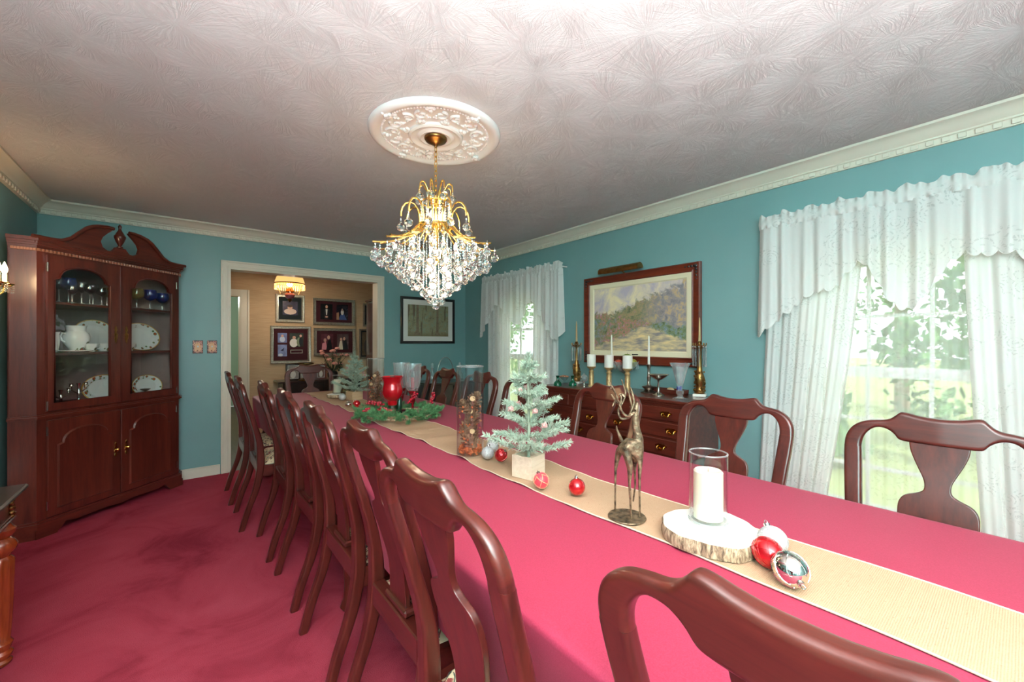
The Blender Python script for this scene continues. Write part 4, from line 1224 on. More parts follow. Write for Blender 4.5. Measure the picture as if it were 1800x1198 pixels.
# ================================================================ lace curtains
def curtains(pre, yc, prof, pl, pr, names):
    """prof: hem of the valance (y offset from yc, z), far/left end first"""
    XC = 3.02
    yl, yr = prof[0][0], prof[-1][0]
    grp = 'lace curtains on the ' + pre + ' window'
    b = MB(); b.tube([(3.09, yc + yl, 2.075), (XC, yc + yl - .01, 2.075), (XC, yc + yr + .01, 2.075), (3.09, yc + yr, 2.075)], .008, 8)
    tag(obj('curtain_rod', b, M['white_paint']), 'white curtain rod inside the ' + pre + ' valance header', 'curtain rod')
    W_ = abs(yr - yl); tab = [(-y, z) for y, z in prof]
    def hem(y): return sinterp(tab, -y)
    def bend(u):   # returns to the wall at both ends
        e = min(u, 1 - u) * W_
        return .022 * max(0, 1 - e / .04) ** 1.5
    ph = yc * 3
    def pleat(u, v): return (.013 * math.sin(u * W_ * 62 + ph) + .009 * math.sin(u * W_ * 101 + 1 + ph)) * (.45 + .75 * v) + .006 * math.sin(u * W_ * 27 + ph)
    def val(u, v):
        y = yl + (yr - yl) * u
        zb = hem(y) - .026 * abs(math.sin(u * W_ * PI / .052))
        z = 2.055 + (zb - 2.055) * v
        yo = y + (yl - y) * 0
        flare = (-.02 * v * max(0, 1 - u / .08) + .02 * v * max(0, 1 - (1 - u) / .08))
        return (XC - .014 + pleat(u, v) + bend(u), yc + y - flare, z)
    b = MB(); b.grid(val, 330, 26)
    v_ = tag(obj('lace_valance', b, M['valance'], smooth=80, fixn=False), names[0], 'valance', grp)
    def head(u, v):
        y = yl + (yr - yl) * u
        k = (abs(v - .45) * 2) ** 1.2
        return (XC - .016 + .010 * math.sin(u * W_ * 150 + ph) * k + .006 * math.sin(u * W_ * 67) * k + bend(u) - .006 * (1 - k), yc + y, 2.045 + .085 * v + (.010 * math.sin(u * W_ * 43 + ph) + .007 * math.sin(u * W_ * 90)) * max(0, v - .5) * 2)
    b = MB(); b.grid(head, 330, 8); obj('ruffled_header', b, M['valance'], v_, 80, fixn=False)
    b = MB(); b.tube([Vector(val(i / 330, 1.0)) for i in range(331)], .0022, 5); obj('scalloped_edge', b, M['white'], v_, 60)
    # two lace panels
    for (o0, o1, i0, i1, z_b), nm in ((pl, names[1]), (pr, names[2])):
        def pan(u, v):
            oy = o0 + (o1 - o0) * v; iy = i0 + (i1 - i0) * (v ** 1.3)
            y = oy + (iy - oy) * u
            z = 2.06 + (z_b - 2.06) * v
            w = abs(i0 - o0)
            return (XC + .040 + .013 * math.sin(u * w * 66 + ph + v * .5) * (.6 + .5 * v) + .007 * math.sin(u * w * 131 + 2), yc + y, z)
        b = MB(); b.grid(pan, 130, 40)
        tag(obj('lace_curtain_panel', b, M['lacepanel'], smooth=80, fixn=False), nm, 'curtain', grp)
    def sh(u, v):
        y = .47 - .94 * u
        return (3.080 + .004 * math.sin(u * 60 + ph) + .004 * math.sin(u * 143 + v), yc + y, 2.06 + (.10 - 2.06) * v)
    b = MB(); b.grid(sh, 150, 10)
    tag(obj('sheer_curtain', b, M['sheer'], smooth=80, fixn=False), names[3], 'curtain', grp)
curtains('near', .45, [(.67, 1.335), (.60, 1.405), (.48, 1.517), (.37, 1.610), (.25, 1.640), (.145, 1.770), (.09, 1.715), (.03, 1.575), (-.03, 1.495), (-.10, 1.515), (-.17, 1.645), (-.25, 1.752), (-.31, 1.735), (-.43, 1.720), (-.52, 1.60), (-.60, 1.45), (-.67, 1.34)],
         (.615, .70, .12, .34, .08), (-.62, -.66, -.25, -.33, .08),
         ['scalloped white lace valance across the near window', 'white lace curtain panel left of the near window', 'white lace curtain panel right of the near window', 'sheer white voile behind the near lace panels'])
curtains('far', 3.69, [(.72, 1.36), (.65, 1.46), (.55, 1.62), (.40, 1.765), (.30, 1.74), (.20, 1.64), (.08, 1.54), (.0, 1.515), (-.10, 1.58), (-.18, 1.68), (-.26, 1.775), (-.36, 1.68), (-.48, 1.49), (-.60, 1.355), (-.68, 1.35), (-.73, 1.42)],
         (.64, .63, .18, .18, .08), (-.64, -.64, -.25, -.22, .08),
         ['scalloped white lace valance across the far window', 'white lace curtain panel left of the far window', 'white lace curtain panel right of the far window', 'sheer white voile behind the far lace panels'])
# ================================================================ pictures
def frame_bars(b, x0, x1, z0, z1, w, prof):
    """mitred frame from a profile [(inset, depth)] in the x-z plane, facing -y"""
    n = len(prof)
    rect = lambda o: [(x0 + o, z0 + o), (x1 - o, z0 + o), (x1 - o, z1 - o), (x0 + o, z1 - o)]
    vs = []; fs = []
    for o, d in prof:
        for x, z in rect(o): vs.append((x, -d, z))
    for k in range(n - 1):
        for i in range(4):
            j = (i + 1) % 4; fs.append((k * 4 + i, k * 4 + j, (k + 1) * 4 + j, (k + 1) * 4 + i))
    b.add(vs, fs)
def m_landscape():
    """a generic riverside landscape: warm sky, trees, a bank and still water"""
    t = NT('riverside_landscape_print')
    v = t.coord(); X, Y_, Z = t.sep(v)
    nz = t.noise(v, 14, 6, .65, .8); n2 = t.noise(v, 34, 4, .7); n3 = t.noise(t.coord((2.4, 1, 11)), 3.2, 4, .6)
    z = t.math('ADD', Z, t.math('MULTIPLY', t.math('SUBTRACT', nz, .5), .30))
    blot = t.noise(v, 5.5, 2, .5, .5)
    sky = t.mix(t.ramp(t.noise(v, 6, 5, .6, .6), [(.4, 0.0), (.62, 1.0)]), s2l((196, 184, 196)), s2l((244, 228, 190)))
    tre = t.ramp(n2, [(.3, s2l((84, 94, 76))), (.46, s2l((132, 138, 104))), (.6, s2l((176, 150, 110))), (.75, s2l((146, 132, 150)))])
    far_ = t.ramp(t.noise(v, 18, 5, .7, .5), [(.3, s2l((112, 118, 128))), (.5, s2l((160, 150, 152))), (.62, s2l((206, 176, 130))), (.75, s2l((138, 128, 112)))])
    tre = t.mix(t.ramp(t.math('ADD', X, t.math('MULTIPLY', nz, .3)), [(.16, 0.0), (.40, 1.0)]), tre, far_)
    warm = t.ramp(t.noise(v, 48, 4, .7), [(.32, s2l((96, 108, 78))), (.45, s2l((146, 150, 112))), (.55, s2l((196, 124, 104))), (.63, s2l((168, 142, 176))), (.74, s2l((216, 196, 150)))])
    cool = t.ramp(t.noise(v, 40, 4, .7), [(.32, s2l((74, 92, 66))), (.5, s2l((128, 142, 104))), (.62, s2l((120, 142, 166))), (.74, s2l((206, 190, 160)))])
    bank = t.mix(t.ramp(blot, [(.45, 0.0), (.55, 1.0)]), cool, warm)
    wat = t.mix(t.ramp(n3, [(.36, 0.0), (.66, 1.0)]), s2l((142, 134, 136)), s2l((240, 214, 158)))
    zt = t.math('ADD', z, t.math('MULTIPLY', X, -.30))
    c = t.mix(t.ramp(zt, [(.525, 1.0), (.555, 0.0)]), sky, tre)
    c = t.mix(t.ramp(t.math('ADD', z, t.math('MULTIPLY', X, .16)), [(.375, 1.0), (.40, 0.0)]), c, bank)
    ws = t.math('ADD', t.math('ADD', Z, t.math('MULTIPLY', t.math('SUBTRACT', nz, .5), .12)), t.math('MULTIPLY', t.math('ABSOLUTE', t.math('ADD', X, -.10)), .34))
    c = t.mix(t.ramp(ws, [(.325, 1.0), (.345, 0.0)]), c, wat)
    t.color(c); t.b.inputs['Roughness'].default_value = .35
    return t.m
M['walnutframe'] = wood('reddish_picture_frame', s2l((70, 20, 12)), s2l((134, 52, 30)), 'x', .3, .5)
lp = thing('landscape_painting', 'large landscape painting in a reddish wooden frame above the sideboard', 'painting', (3.100, 2.128, 1.100), -PI / 2)
b = MB(); W2, HT = .582, .815
frame_bars(b, -W2, W2, 0, HT, 0, [(0, 0), (0, .030), (.008, .038), (.025, .034), (.055, .028), (.066, .032), (.072, .024)]); obj('frame', b, M['walnutframe'], lp, 25)
for sx in (-1, 1):
    for top_ in (0, 1):
        b = MB()
        for k in range(9):
            f = k / 8; b.ball((sx * (W2 - .03 - .10 * f * (k % 2)), -.034, (HT - .03 - .10 * f * ((k + 1) % 2)) if top_ else (.03 + .10 * f * ((k + 1) % 2))), .014 * (1 - .5 * f), 7, 5, sy=.5)
        obj('corner_ornament', b, M['black'], lp, 60)
b = MB(); frame_bars(b, -W2 + .07, W2 - .07, .07, HT - .07, 0, [(0, .020), (.004, .026), (.04, .022), (.046, .016), (.05, .014)]); obj('liner', b, M['liner'], lp, 25)
b = MB(); b.box(-W2 + .115, W2 - .115, -.014, -.010, .115, HT - .115); obj('canvas', b, m_landscape(), lp, 0)
b = MB(); b.box(-.03, .03, -.027, -.024, .082, .092); obj('plaque', b, M['black'], lp)
pl_ = thing('picture_light', 'brass picture light arched over the large painting', 'picture light', (3.100, 2.235, 1.885), -PI / 2)
b = MB(); b.tube([(0, -.002, .01), (0, -.03, .03), (0, -.07, .045), (0, -.10, .04)], .006, 8); obj('arm', b, M['oldbrass'], pl_, 60)
b = MB()
def shade(u, v):
    a = math.radians(-20 + 200 * v); return (-.21 + .42 * u, -.10 - .042 * math.cos(a), .045 + .042 * math.sin(a))
b.solid(shade, 2, 14, (0, 0, -.002))
for s_ in (-1, 1): b.prism([(-.10 - .042 * math.cos(math.radians(-20 + 200 * k / 12)), .045 + .042 * math.sin(math.radians(-20 + 200 * k / 12))) for k in range(13)], s_ * .21, s_ * .208, 'yz')
obj('shade', b, M['oldbrass'], pl_, 40)
def m_forest():
    t = NT('misty_forest_print'); v = t.coord(); X, Y_, Z = t.sep(v)
    w = t.noise(t.coord((1, 1, .10)), 26, 2, .5); f = t.noise(v, 22, 5, .7)
    c = t.ramp(f, [(.3, s2l((106, 106, 84))), (.5, s2l((148, 144, 112))), (.62, s2l((128, 146, 128))), (.75, s2l((182, 170, 130)))])
    c = t.mix(t.ramp(w, [(.60, 0.0), (.64, .85)]), c, s2l((96, 78, 62)))
    c = t.mix(t.ramp(t.math('ADD', Z, t.math('MULTIPLY', f, .06)), [(.14, .8), (.20, 0.0)]), c, s2l((122, 108, 76)))
    t.color(c); t.b.inputs['Roughness'].default_value = .3; return t.m
fp = thing('forest_print', 'framed forest print with black frame and white mat on teal wall', 'picture', (2.527, YB - .001, 1.277))
b = MB(); frame_bars(b, -.392, .392, 0, .604, 0, [(0, 0), (0, .022), (.003, .025), (.030, .025), (.034, .016)]); obj('frame', b, M['black'], fp, 25)
b = MB(); b.ring([(-.36, .032), (.36, .032), (.36, .572), (-.36, .572)], [(-.295, .095), (.295, .095), (.295, .505), (-.295, .505)], -.014, -.010); obj('mat', b, M['mat'], fp, 0)
b = MB(); b.box(-.296, .296, -.010, -.007, .094, .506); obj('print', b, m_forest(), fp, 0)
# two trunks in the foreground of the print are drawn as flat inlays
for x_, w_ in ((-.16, .022), (.13, .020)):
    b = MB(); b.prism([(x_ - w_ * 2.0, .11), (x_ + w_ * 2.1, .108), (x_ + w_ * .9, .16), (x_ + w_ * .75, .502), (x_ - w_ * .7, .502), (x_ - w_ * .8, .18)], -.0105, -.0098, 'xz'); obj('printed_trunk', b, pbr('printed_bark', s2l((122, 104, 84)), .4, var=.25, vscale=40), fp, 0)
# decorated switch plates
def m_switch():
    t = NT('painted_switch_plate'); v = t.coord()
    vo = t.n('ShaderNodeTexVoronoi', feature='F1'); vo.inputs['Scale'].default_value = 60; t.l(v, vo.inputs['Vector'])
    X, Y_, Z = t.sep(v)
    e = t.math('MAXIMUM', t.math('MULTIPLY', t.math('ABSOLUTE', X), 1 / .040), t.math('MULTIPLY', t.math('ABSOLUTE', Z), 1 / .0625))
    e = t.math('ADD', e, t.math('MULTIPLY', t.math('SUBTRACT', vo.outputs['Distance'], .4), .5))
    c = t.ramp(e, [(.0, s2l((226, 168, 122))), (.60, s2l((232, 176, 134))), (.66, s2l((150, 72, 56))), (.78, s2l((224, 170, 150))), (.86, s2l((140, 60, 52))), (.93, s2l((82, 58, 50)))], 'CONSTANT')
    t.color(c); t.b.inputs['Roughness'].default_value = .35; return t.m
SWM = m_switch()
for x_, lab in ((.096, 'ornate peach and maroon switch plate nearer the cabinet'), (.206, 'ornate peach and maroon switch plate nearer the doorway')):
    s_ = thing('switch_plate', lab, 'switch plate', (x_, YB, 1.250), 0, 'switch plates on the back wall')
    b = MB(); b.box(-.040, .040, -.007, 0, -.0625, .0625, .003); obj('plate', b, SWM, s_)
    b = MB(); b.box(-.006, .006, -.016, -.006, -.004, .012, .002); obj('toggle', b, M['china'], s_)
    for z_ in (-.032, .032):
        b = MB(); b.lathe([(.0035, 0), (.003, -.0025), (.0001, -.003)], 8, (0, -.007, z_), 'y'); obj('screw', b, M['oldbrass'], s_)
# ================================================================ sideboard under the painting
SY0, SY1, SX0, SX1, SZ = 1.39, 2.86, 2.625, 3.085, .892
sb_ = thing('sideboard', 'cherry sideboard with brass bail pulls under the large painting', 'sideboard', (SX1, (SY0 + SY1) / 2, 0), -PI / 2)
# local frame: x runs along the wall (towards -Y), y is depth towards the wall, front at y=-(SX1-SX0)
dp = SX1 - SX0; hw_ = (SY1 - SY0) / 2
b = MB(); b.box(-hw_, hw_, -dp, 0, SZ - .022, SZ, .006); b.box(-hw_ + .010, hw_ - .010, -dp + .010, 0, SZ - .036, SZ - .022, .005); obj('top', b, M['cab_x'], sb_)
x0, x1 = -hw_ + .025, hw_ - .025; yf = -dp + .025
b = MB(); b.box(x0, x1, yf, 0, .485, SZ - .036, .003)
b.box(x0 - .006, x1 + .006, yf - .006, 0, SZ - .052, SZ - .036, .003)
obj('case', b, M['cab_x'], sb_)
YC_ = (SY0 + SY1) / 2
def lx(Y): return YC_ - Y       # world Y -> local x (mirrored by the -90 degree turn)
b = MB()
for xa, xb in ((x0, x0 + .14), (-.06, .06), (x1 - .14, x1)): b.box(xa, xb, yf, yf + .02, .42, .488)
xa, xb = .06, x1 - .14
b.prism([(xa, .488), (xa, .44)] + [(xa + (xb - xa) * k / 10, .44 + .035 * math.sin(PI * k / 10)) for k in range(11)] + [(xb, .488)], yf, yf + .02, 'xz')
xa, xb = x0 + .14, -.06
b.prism([(xa, .488), (xa, .44)] + [(xa + (xb - xa) * k / 10, .44 + .035 * math.sin(PI * k / 10)) for k in range(11)] + [(xb, .488)], yf, yf + .02, 'xz')
obj('apron', b, M['cab_x'], sb_)
for xx in (x0 + .03, x1 - .03):
    for yy, kk in ((yf + .03, -1), (-.035, 1)):
        sx_ = -1 if xx < 0 else 1
        b = MB(); b.tube([(xx, yy, .50), (xx + sx_ * .012, yy + kk * .008, .43), (xx + sx_ * .016, yy + kk * .012, .36), (xx + sx_ * .004, yy, .2), (xx, yy, .09), (xx + sx_ * .008, yy + kk * .006, .03), (xx + sx_ * .01, yy + kk * .008, 0)], [.034, .040, .036, .022, .017, .026, .030], 10); obj('leg', b, M['cab_z'], sb_, 60)
def pull(parent, x, z):
    b = MB()
    out = [(0, .022), (.010, .018), (.022, .022), (.034, .013), (.046, .012), (.042, .0), (.030, -.004), (.022, -.014), (.010, -.012), (0, -.022)]
    pts = out + [(-px, pz) for px, pz in out[::-1][1:-1]]
    b.prism([(x + px, z + pz) for px, pz in pts], yf - .0155, yf - .012, 'xz')
    for s_ in (-1, 1): b.ball((x + s_ * .026, yf - .020, z + .002), .0055, 8, 6)
    b.tube([(x - .026, yf - .022, z + .002), (x - .026, yf - .028, z - .010), (x - .014, yf - .032, z - .019), (x, yf - .033, z - .017), (x + .014, yf - .032, z - .019), (x + .026, yf - .028, z - .010), (x + .026, yf - .022, z + .002)], .0032, 7)
    obj('bail_pull', b, M['brass'], parent, 50)
for ya, yb, z0, z1, pulls in ((1.43, 2.495, .742, .836, (1.573, 2.38)), (2.515, 2.835, .742, .836, (2.675,)), (1.43, 2.135, .624, .726, (1.533, 1.98)), (2.155, 2.835, .624, .726, (2.262, 2.74)), (1.43, 1.795, .500, .608, (1.61,)), (1.815, 2.495, .500, .608, (1.93, 2.38)), (2.515, 2.835, .500, .608, (2.675,))):
    b = MB(); b.box(lx(yb), lx(ya), yf - .012, yf + .004, z0, z1, .005); dr = obj('drawer', b, M['cab_x'], sb_)
    for yy in pulls: pull(dr, lx(yy), (z0 + z1) / 2)
# ---------------------------------------------------------------- things on the sideboard
def lathe_thing(name, label, cat, loc, parts, group=None, n=20):
    t = thing(name, label, cat, loc, 0, group)
    for nm, prof, mt in parts:
        b = MB(); b.lathe(prof, n); obj(nm, b, mt, t, 45)
    return t
for X, Y, lab in ((2.70, 2.704, 'squat green glass bottle nearer the far curtain on the sideboard'), (2.80, 2.610, 'squat green glass bottle beside the glass globe on the sideboard')):
    lathe_thing('green_bottle', lab, 'bottle', (X, Y, SZ), [('body', [(.0001, 0), (.036, .001), (.038, .012), (.035, .028), (.020, .044), (.013, .054), (.012, .076), (.017, .090), (.019, .094), (.015, .094), (.010, .076), (.010, .055), (.0001, .05)], M['greenglass'])], 'green glass bottles')
t = lathe_thing('potpourri_bowl', 'small footed glass bowl of dried petals on the sideboard', 'bowl', (2.93, 2.845, SZ), [('bowl', [(.022, 0), (.024, .004), (.010, .016), (.024, .030), (.048, .055), (.054, .066), (.051, .066), (.024, .034), (.0001, .028)], M['clearglass'])])
rd = random.Random(5); b = MB()
for k in range(60):
    a = rd.random() * 6.28; r = .044 * rd.random() ** .5; b.ball((r * math.cos(a), r * math.sin(a), .064 + .016 * (1 - r / .05) * rd.random()), rd.uniform(.005, .009), 6, 4, sz=.7)
obj('petals', b, pbr('dried_petals', s2l((176, 120, 92)), .8, var=.5, vscale=60), t, 60)
def lustre(X, Y, lab, tip):
    t = thing('crystal_lustre', lab, 'candlestick', (X, Y, SZ), .4, 'gilt lustre candlesticks')
    b = MB(); b.box(-.055, .055, -.045, .045, 0, .022, .004); obj('marble_base', b, M['marble'], t)
    b = MB(); b.lathe([(.034, .022), (.038, .03), (.030, .045), (.026, .08), (.034, .10), (.036, .14), (.028, .165), (.020, .19), (.016, .24), (.014, .33), (.018, .355), (.045, .372), (.046, .378), (.020, .382), (.012, .39), (.016, .41), (.013, .412), (.0001, .412)], 16)
    rr = random.Random(9)
    for k in range(46):
        a = rr.random() * 6.28; zz = rr.uniform(.04, .19); r = .034 - .05 * max(0, zz - .15)
        b.ball((r * math.cos(a), r * math.sin(a), zz), rr.uniform(.006, .012), 6, 4)
    obj('gilt_figure', b, M['oldbrass'], t, 50)
    pb = MB(); pb.lathe([(.001, 0), (.007, -.012), (.0075, -.03), (.0045, -.115), (.006, -.13), (.0001, -.145)], 6); pb.ico((0, 0, .008), .008, 1); pm = mesh('prism', pb, M['crystal2'], 0)
    for k in range(10):
        a = 2 * PI * k / 10; obj('prism', pm, None, t, loc=(.046 * math.cos(a), .046 * math.sin(a), .362))
        b = MB(); b.tube([(.020 * math.cos(a), .020 * math.sin(a), .372), (.040 * math.cos(a), .040 * math.sin(a), .374), (.050 * math.cos(a), .050 * math.sin(a), .388), (.046 * math.cos(a), .046 * math.sin(a), .398)], .0035, 6); obj('leaf_tip', b, M['oldbrass'], t, 60)
    b = MB(); b.lathe([(.010, .40), (.0095, .42), (.006, tip - .03), (.003, tip), (.0001, tip + .004)], 10); obj('taper_candle', b, M['goldwax'], t, 60)
lustre(2.99, 2.735, 'gilt lustre candlestick with prisms left of the painting', .606)
lustre(3.00, 1.515, 'gilt lustre candlestick with prisms at the right end of the sideboard', .585)
t = lathe_thing('glass_globe_stand', 'small round glass globe on a silver stem, sideboard', 'globe', (2.84, 2.505, SZ), [('stand', [(.026, 0), (.026, .005), (.012, .010), (.006, .02), (.006, .035), (.012, .042), (.0001, .043)], M['silver'])])
b = MB(); b.ball((0, 0, .075), .034, 18, 12); obj('glass_globe', b, M['crystal2'], t, 60)
b = MB(); b.tube([(.035 * math.cos(a), 0, .075 + .035 * math.sin(a)) for a in [2 * PI * k / 20 for k in range(20)]], .003, 6, closed=True); b.tube([(.006 * math.cos(a), 0, .116 + .006 * math.sin(a)) for a in [2 * PI * k / 10 for k in range(10)]], .0015, 5, closed=True); obj('ring', b, M['silver'], t, 60)
M['goldleaf'] = pbr('gilded_plaster', s2l((196, 164, 116)), .45, .55, var=.3, vscale=70, bump=.5, bscale=90)
for X, Y, lab in ((2.925, 2.492, 'white pillar candle on a gold stand, leftmost of three'), (2.925, 2.292, 'white pillar candle on a gold stand, middle of three'), (2.925, 2.098, 'white pillar candle on a gold stand, rightmost of three, before the fruit')):
    lathe_thing('pillar_candle_stand', lab, 'candle holder', (X, Y, SZ), [('stand', [(.034, 0), (.034, .004), (.026, .012), (.023, .02), (.023, .10), (.020, .125), (.026, .135), (.018, .142), (.016, .152), (.030, .165), (.042, .176), (.043, .182), (.0001, .182)], M['goldleaf']), ('pillar_candle', [(.0405, .182), (.0405, .286), (.038, .291), (.0001, .287)], M['whitewax'])], 'pillar candles on gold stands')
for X, Y, tip, lab in ((2.90, 1.878, .455, 'silver candlestick with a tall white taper on the sideboard'), (3.03, 2.345, .47, 'thin white taper candle standing behind the middle pillar candle')):
    lathe_thing('taper_candlestick', lab, 'candlestick', (X, Y, SZ), [('base', [(.060, 0), (.062, .006), (.040, .016), (.028, .026), (.052, .044), (.054, .050), (.022, .056), (.014, .066), (.012, .10), (.016, .125), (.012, .13), (.010, .175), (.012, .20), (.022, .222), (.022, .226), (.010, .226), (.0001, .222)] if tip < .46 else [(.034, 0), (.034, .006), (.01, .016), (.006, .03), (.006, .17), (.014, .185), (.014, .21), (.0001, .21)], M['pewter'] if tip < .46 else M['crystal2']), ('taper', [(.010, .215), (.0095, .24), (.006, tip - .01), (.0025, tip), (.0001, tip + .003)], M['whitewax'])])
t = lathe_thing('fruit_compote', 'footed crystal bowl of fruit hung with drops, behind the pillar candles', 'fruit bowl', (3.00, 2.165, SZ), [('bowl', [(.050, 0), (.052, .006), (.018, .02), (.010, .04), (.010, .10), (.02, .13), (.055, .15), (.085, .19), (.105, .235), (.102, .236), (.08, .195), (.05, .158), (.0001, .145)], M['crystal2'])])
dm_ = MB(); dm_.lathe([(.001, .012), (.003, 0), (.007, -.02), (.004, -.045), (.0001, -.055)], 6); dmm = mesh('crystal_drop', dm_, M['crystal2'], 0)
for k in range(12):
    a = 2 * PI * k / 12; obj('crystal_drop', dmm, None, t, loc=(.100 * math.cos(a), .100 * math.sin(a), .215))
for nm, lab, cat, off, r, c, sz in (('apple', 'red apple in the crystal fruit bowl', 'apple', (-.040, .052, .222), .034, (196, 74, 50), .92), ('green_apple', 'green apple on top of the crystal fruit bowl', 'apple', (-.005, -.012, .268), .040, (130, 146, 52), .9), ('pear', 'yellow green pear in the crystal fruit bowl', 'pear', (.012, -.062, .224), .032, (170, 160, 70), 1.1), ('lime', 'dark green lime at the back of the fruit bowl', 'fruit', (.055, .015, .220), .030, (84, 110, 50), .9)):
    f = thing(nm, lab, cat, (3.00 + off[0], 2.165 + off[1], SZ + off[2]), 0)
    b = MB(); b.lathe([(.0001, -r * sz * .92), (r * .5, -r * sz * .9), (r * .92, -r * sz * .4), (r, 0.05 * r), (r * .85, r * sz * .6), (r * .45, r * sz * .92), (.004, r * sz * .8)], 16); obj('flesh', b, pbr(nm + '_skin', s2l(c), .35, var=.2, vscale=30), f, 70)
    b = MB(); b.tube([(0, 0, r * sz * .78), (.003, 0, r * sz * 1.0), (.006, .002, r * sz * 1.2)], .0018, 5); obj('stem', b, M['bark'], f, 60)
lathe_thing('silver_compote', 'wide shallow silver compote on the sideboard', 'compote', (2.80, 1.731, SZ), [('stem', [(.045, 0), (.046, .005), (.030, .012), (.012, .026), (.007, .04), (.010, .07), (.006, .10), (.010, .118)], M['silver']), ('dish', [(.010, .116), (.035, .128), (.060, .146), (.075, .158), (.073, .160), (.035, .134), (.0001, .126)], M['silver'])])
t = thing('crystal_vase', 'flared cut crystal vase near the right end of the sideboard', 'vase', (2.755, 1.533, SZ))
b = MB(); b.lathe([(.048, 0), (.050, .005), (.022, .014), (.016, .024), (.026, .040), (.026, .056), (.014, .068), (.016, .085), (.026, .12), (.038, .17), (.052, .225), (.064, .255), (.060, .254), (.034, .17), (.020, .11), (.0001, .095)], 24, wob=lambda a, k: 1 + (.05 * math.cos(a * 12) if 6 < k < 12 else 0) + (.06 * math.cos(a * 6) if k in (11, 12) else 0)); obj('glass', b, M['crystal2'], t, 20)
t = thing('wooden_tray', 'small dark wooden tray of trinkets on the sideboard', 'tray', (2.985, 1.76, SZ))
b = MB(); b.box(-.055, .055, -.14, .14, 0, .012, .003); b.ring([(-.055, -.14), (.055, -.14), (.055, .14), (-.055, .14)], [(-.047, -.132), (.047, -.132), (.047, .132), (-.047, .132)], .012, .036, 'xy'); obj('tray_body', b, M['cab_y'], t)
t = thing('tan_stone', 'rounded tan stone lying in the wooden tray', 'stone', (2.985, 1.74, SZ + .030)); b = MB(); b.ball((0, 0, 0), .018, 12, 8, sy=1.7); obj('stone', b, pbr('tan_stone', s2l((206, 170, 130)), .5, var=.15), t, 60)
lathe_thing('blue_votive', 'cobalt blue glass votive in the wooden tray', 'votive', (2.985, 1.665, SZ + .0125), [('cup', [(.016, 0), (.020, .02), (.021, .05), (.018, .05), (.015, .01), (.0001, .008)], pbr('solid_cobalt', s2l((24, 70, 180)), .15, coat=.6))])
# ================================================================ marble topped console, left foreground
cn = thing('console_table', 'dark turned leg console table cut off at the left edge', 'console table', (-.925, 1.85, 0))
b = MB(); b.box(0, .408, -.67, .785, .680, .700, .006); b.box(0, .396, -.658, .773, .668, .680, .004); obj('top', b, M['darkwood'], cn)
b = MB(); b.box(0, .372, -.63, .750, .580, .668, .004); b.box(0, .380, -.638, .758, .570, .584, .004); b.box(0, .380, -.638, .758, .592, .598, .002); obj('frieze', b, M['cab_y'], cn)
lp_ = [(.020, 0), (.034, .012), (.036, .022), (.028, .032), (.036, .046), (.038, .058), (.030, .070), (.034, .085), (.038, .10), (.030, .115), (.034, .20), (.039, .42), (.040, .46), (.030, .475), (.038, .490), (.048, .505), (.050, .525), (.040, .545), (.030, .555), (.044, .575), (.046, .592), (.034, .606), (.030, .62)]
lp_ = [(r, z * .572 / .62) for r, z in lp_]
def wobl(a, k): return 1 + (.05 * math.cos(a * 10) if 9 < k < 13 else 0)
lb = MB(); lb.lathe(lp_, 40, wob=wobl)
leg_m = mesh('leg', lb, M['orange'], 40)
for x, y in ((.345, .706), (.345, -.58), (.055, .706), (.055, -.58)): obj('leg', leg_m, None, cn, loc=(x, y, 0))
rg = random.Random(2)
b = MB()
for k in range(16): b.ball((.345 + rg.uniform(-.018, .018), .752 + rg.uniform(0, .004), .625 + rg.uniform(-.034, .034)), rg.uniform(.006, .011), 7, 5)
obj('corner_mount', b, M['oldbrass'], cn, 60)
b = MB()
for k in range(16): b.ball((.374 + rg.uniform(0, .004), .715 + rg.uniform(-.018, .018), .625 + rg.uniform(-.034, .034)), rg.uniform(.006, .011), 7, 5)
obj('corner_mount', b, M['oldbrass'], cn, 60)
# ================================================================ candle sconce on the left wall
sc_ = thing('wall_sconce', 'gilt candle sconce with a lit flame bulb at the left edge', 'sconce', (XL, 3.60, 1.58))
b = MB(); b.lathe([(.045, 0), (.045, .006), (.030, .014), (.012, .020), (.0001, .022)], 18, (0, 0, 0), 'x'); obj('backplate', b, M['gold'], sc_, 50)
for s_ in (-1, 1):
    b = MB(); b.tube([(.015, 0, 0), (.05, s_ * .01, -.03), (.09, s_ * .03, -.03), (.115, s_ * .05, .0), (.120, s_ * .055, .03)], .005, 7)
    arm_ = obj('arm', b, M['gold'], sc_, 60)
    b = MB(); b.lathe([(.006, .028), (.026, .036), (.036, .050), (.034, .052), (.012, .040), (.0001, .04)], 14, (.120, s_ * .055, 0), wob=lambda a, k: 1 + .12 * math.cos(a * 7) * (k in (2, 3))); obj('drip_pan', b, M['gold'], arm_, 50)
    pm2 = MB()
    for k in range(7):
        a = 2 * PI * k / 7
        for q in range(4): pm2.ico((.120 + .033 * math.cos(a), s_ * .055 + .033 * math.sin(a), .038 - q * .012), .0045, 1)
    d_ = obj('bead_drops', pm2, M['crystal2'], arm_, 0); d_['kind'] = 'stuff'
    b = MB(); b.lathe([(.010, .040), (.010, .105), (.0001, .106)], 12, (.120, s_ * .055, 0)); obj('candle_sleeve', b, M['candle'], arm_, 50)
    b = MB(); b.lathe([(.006, .105), (.012, .122), (.014, .135), (.009, .155), (.003, .172), (.0001, .178)], 12, (.120, s_ * .055, 0)); obj('flame_bulb', b, M['bulb'], arm_, 60)
light('sconce_light', 'POINT', (.135, 0, .15), 4.5, (1.0, .66, .34), parent=sc_, shadow_soft_size=.08)

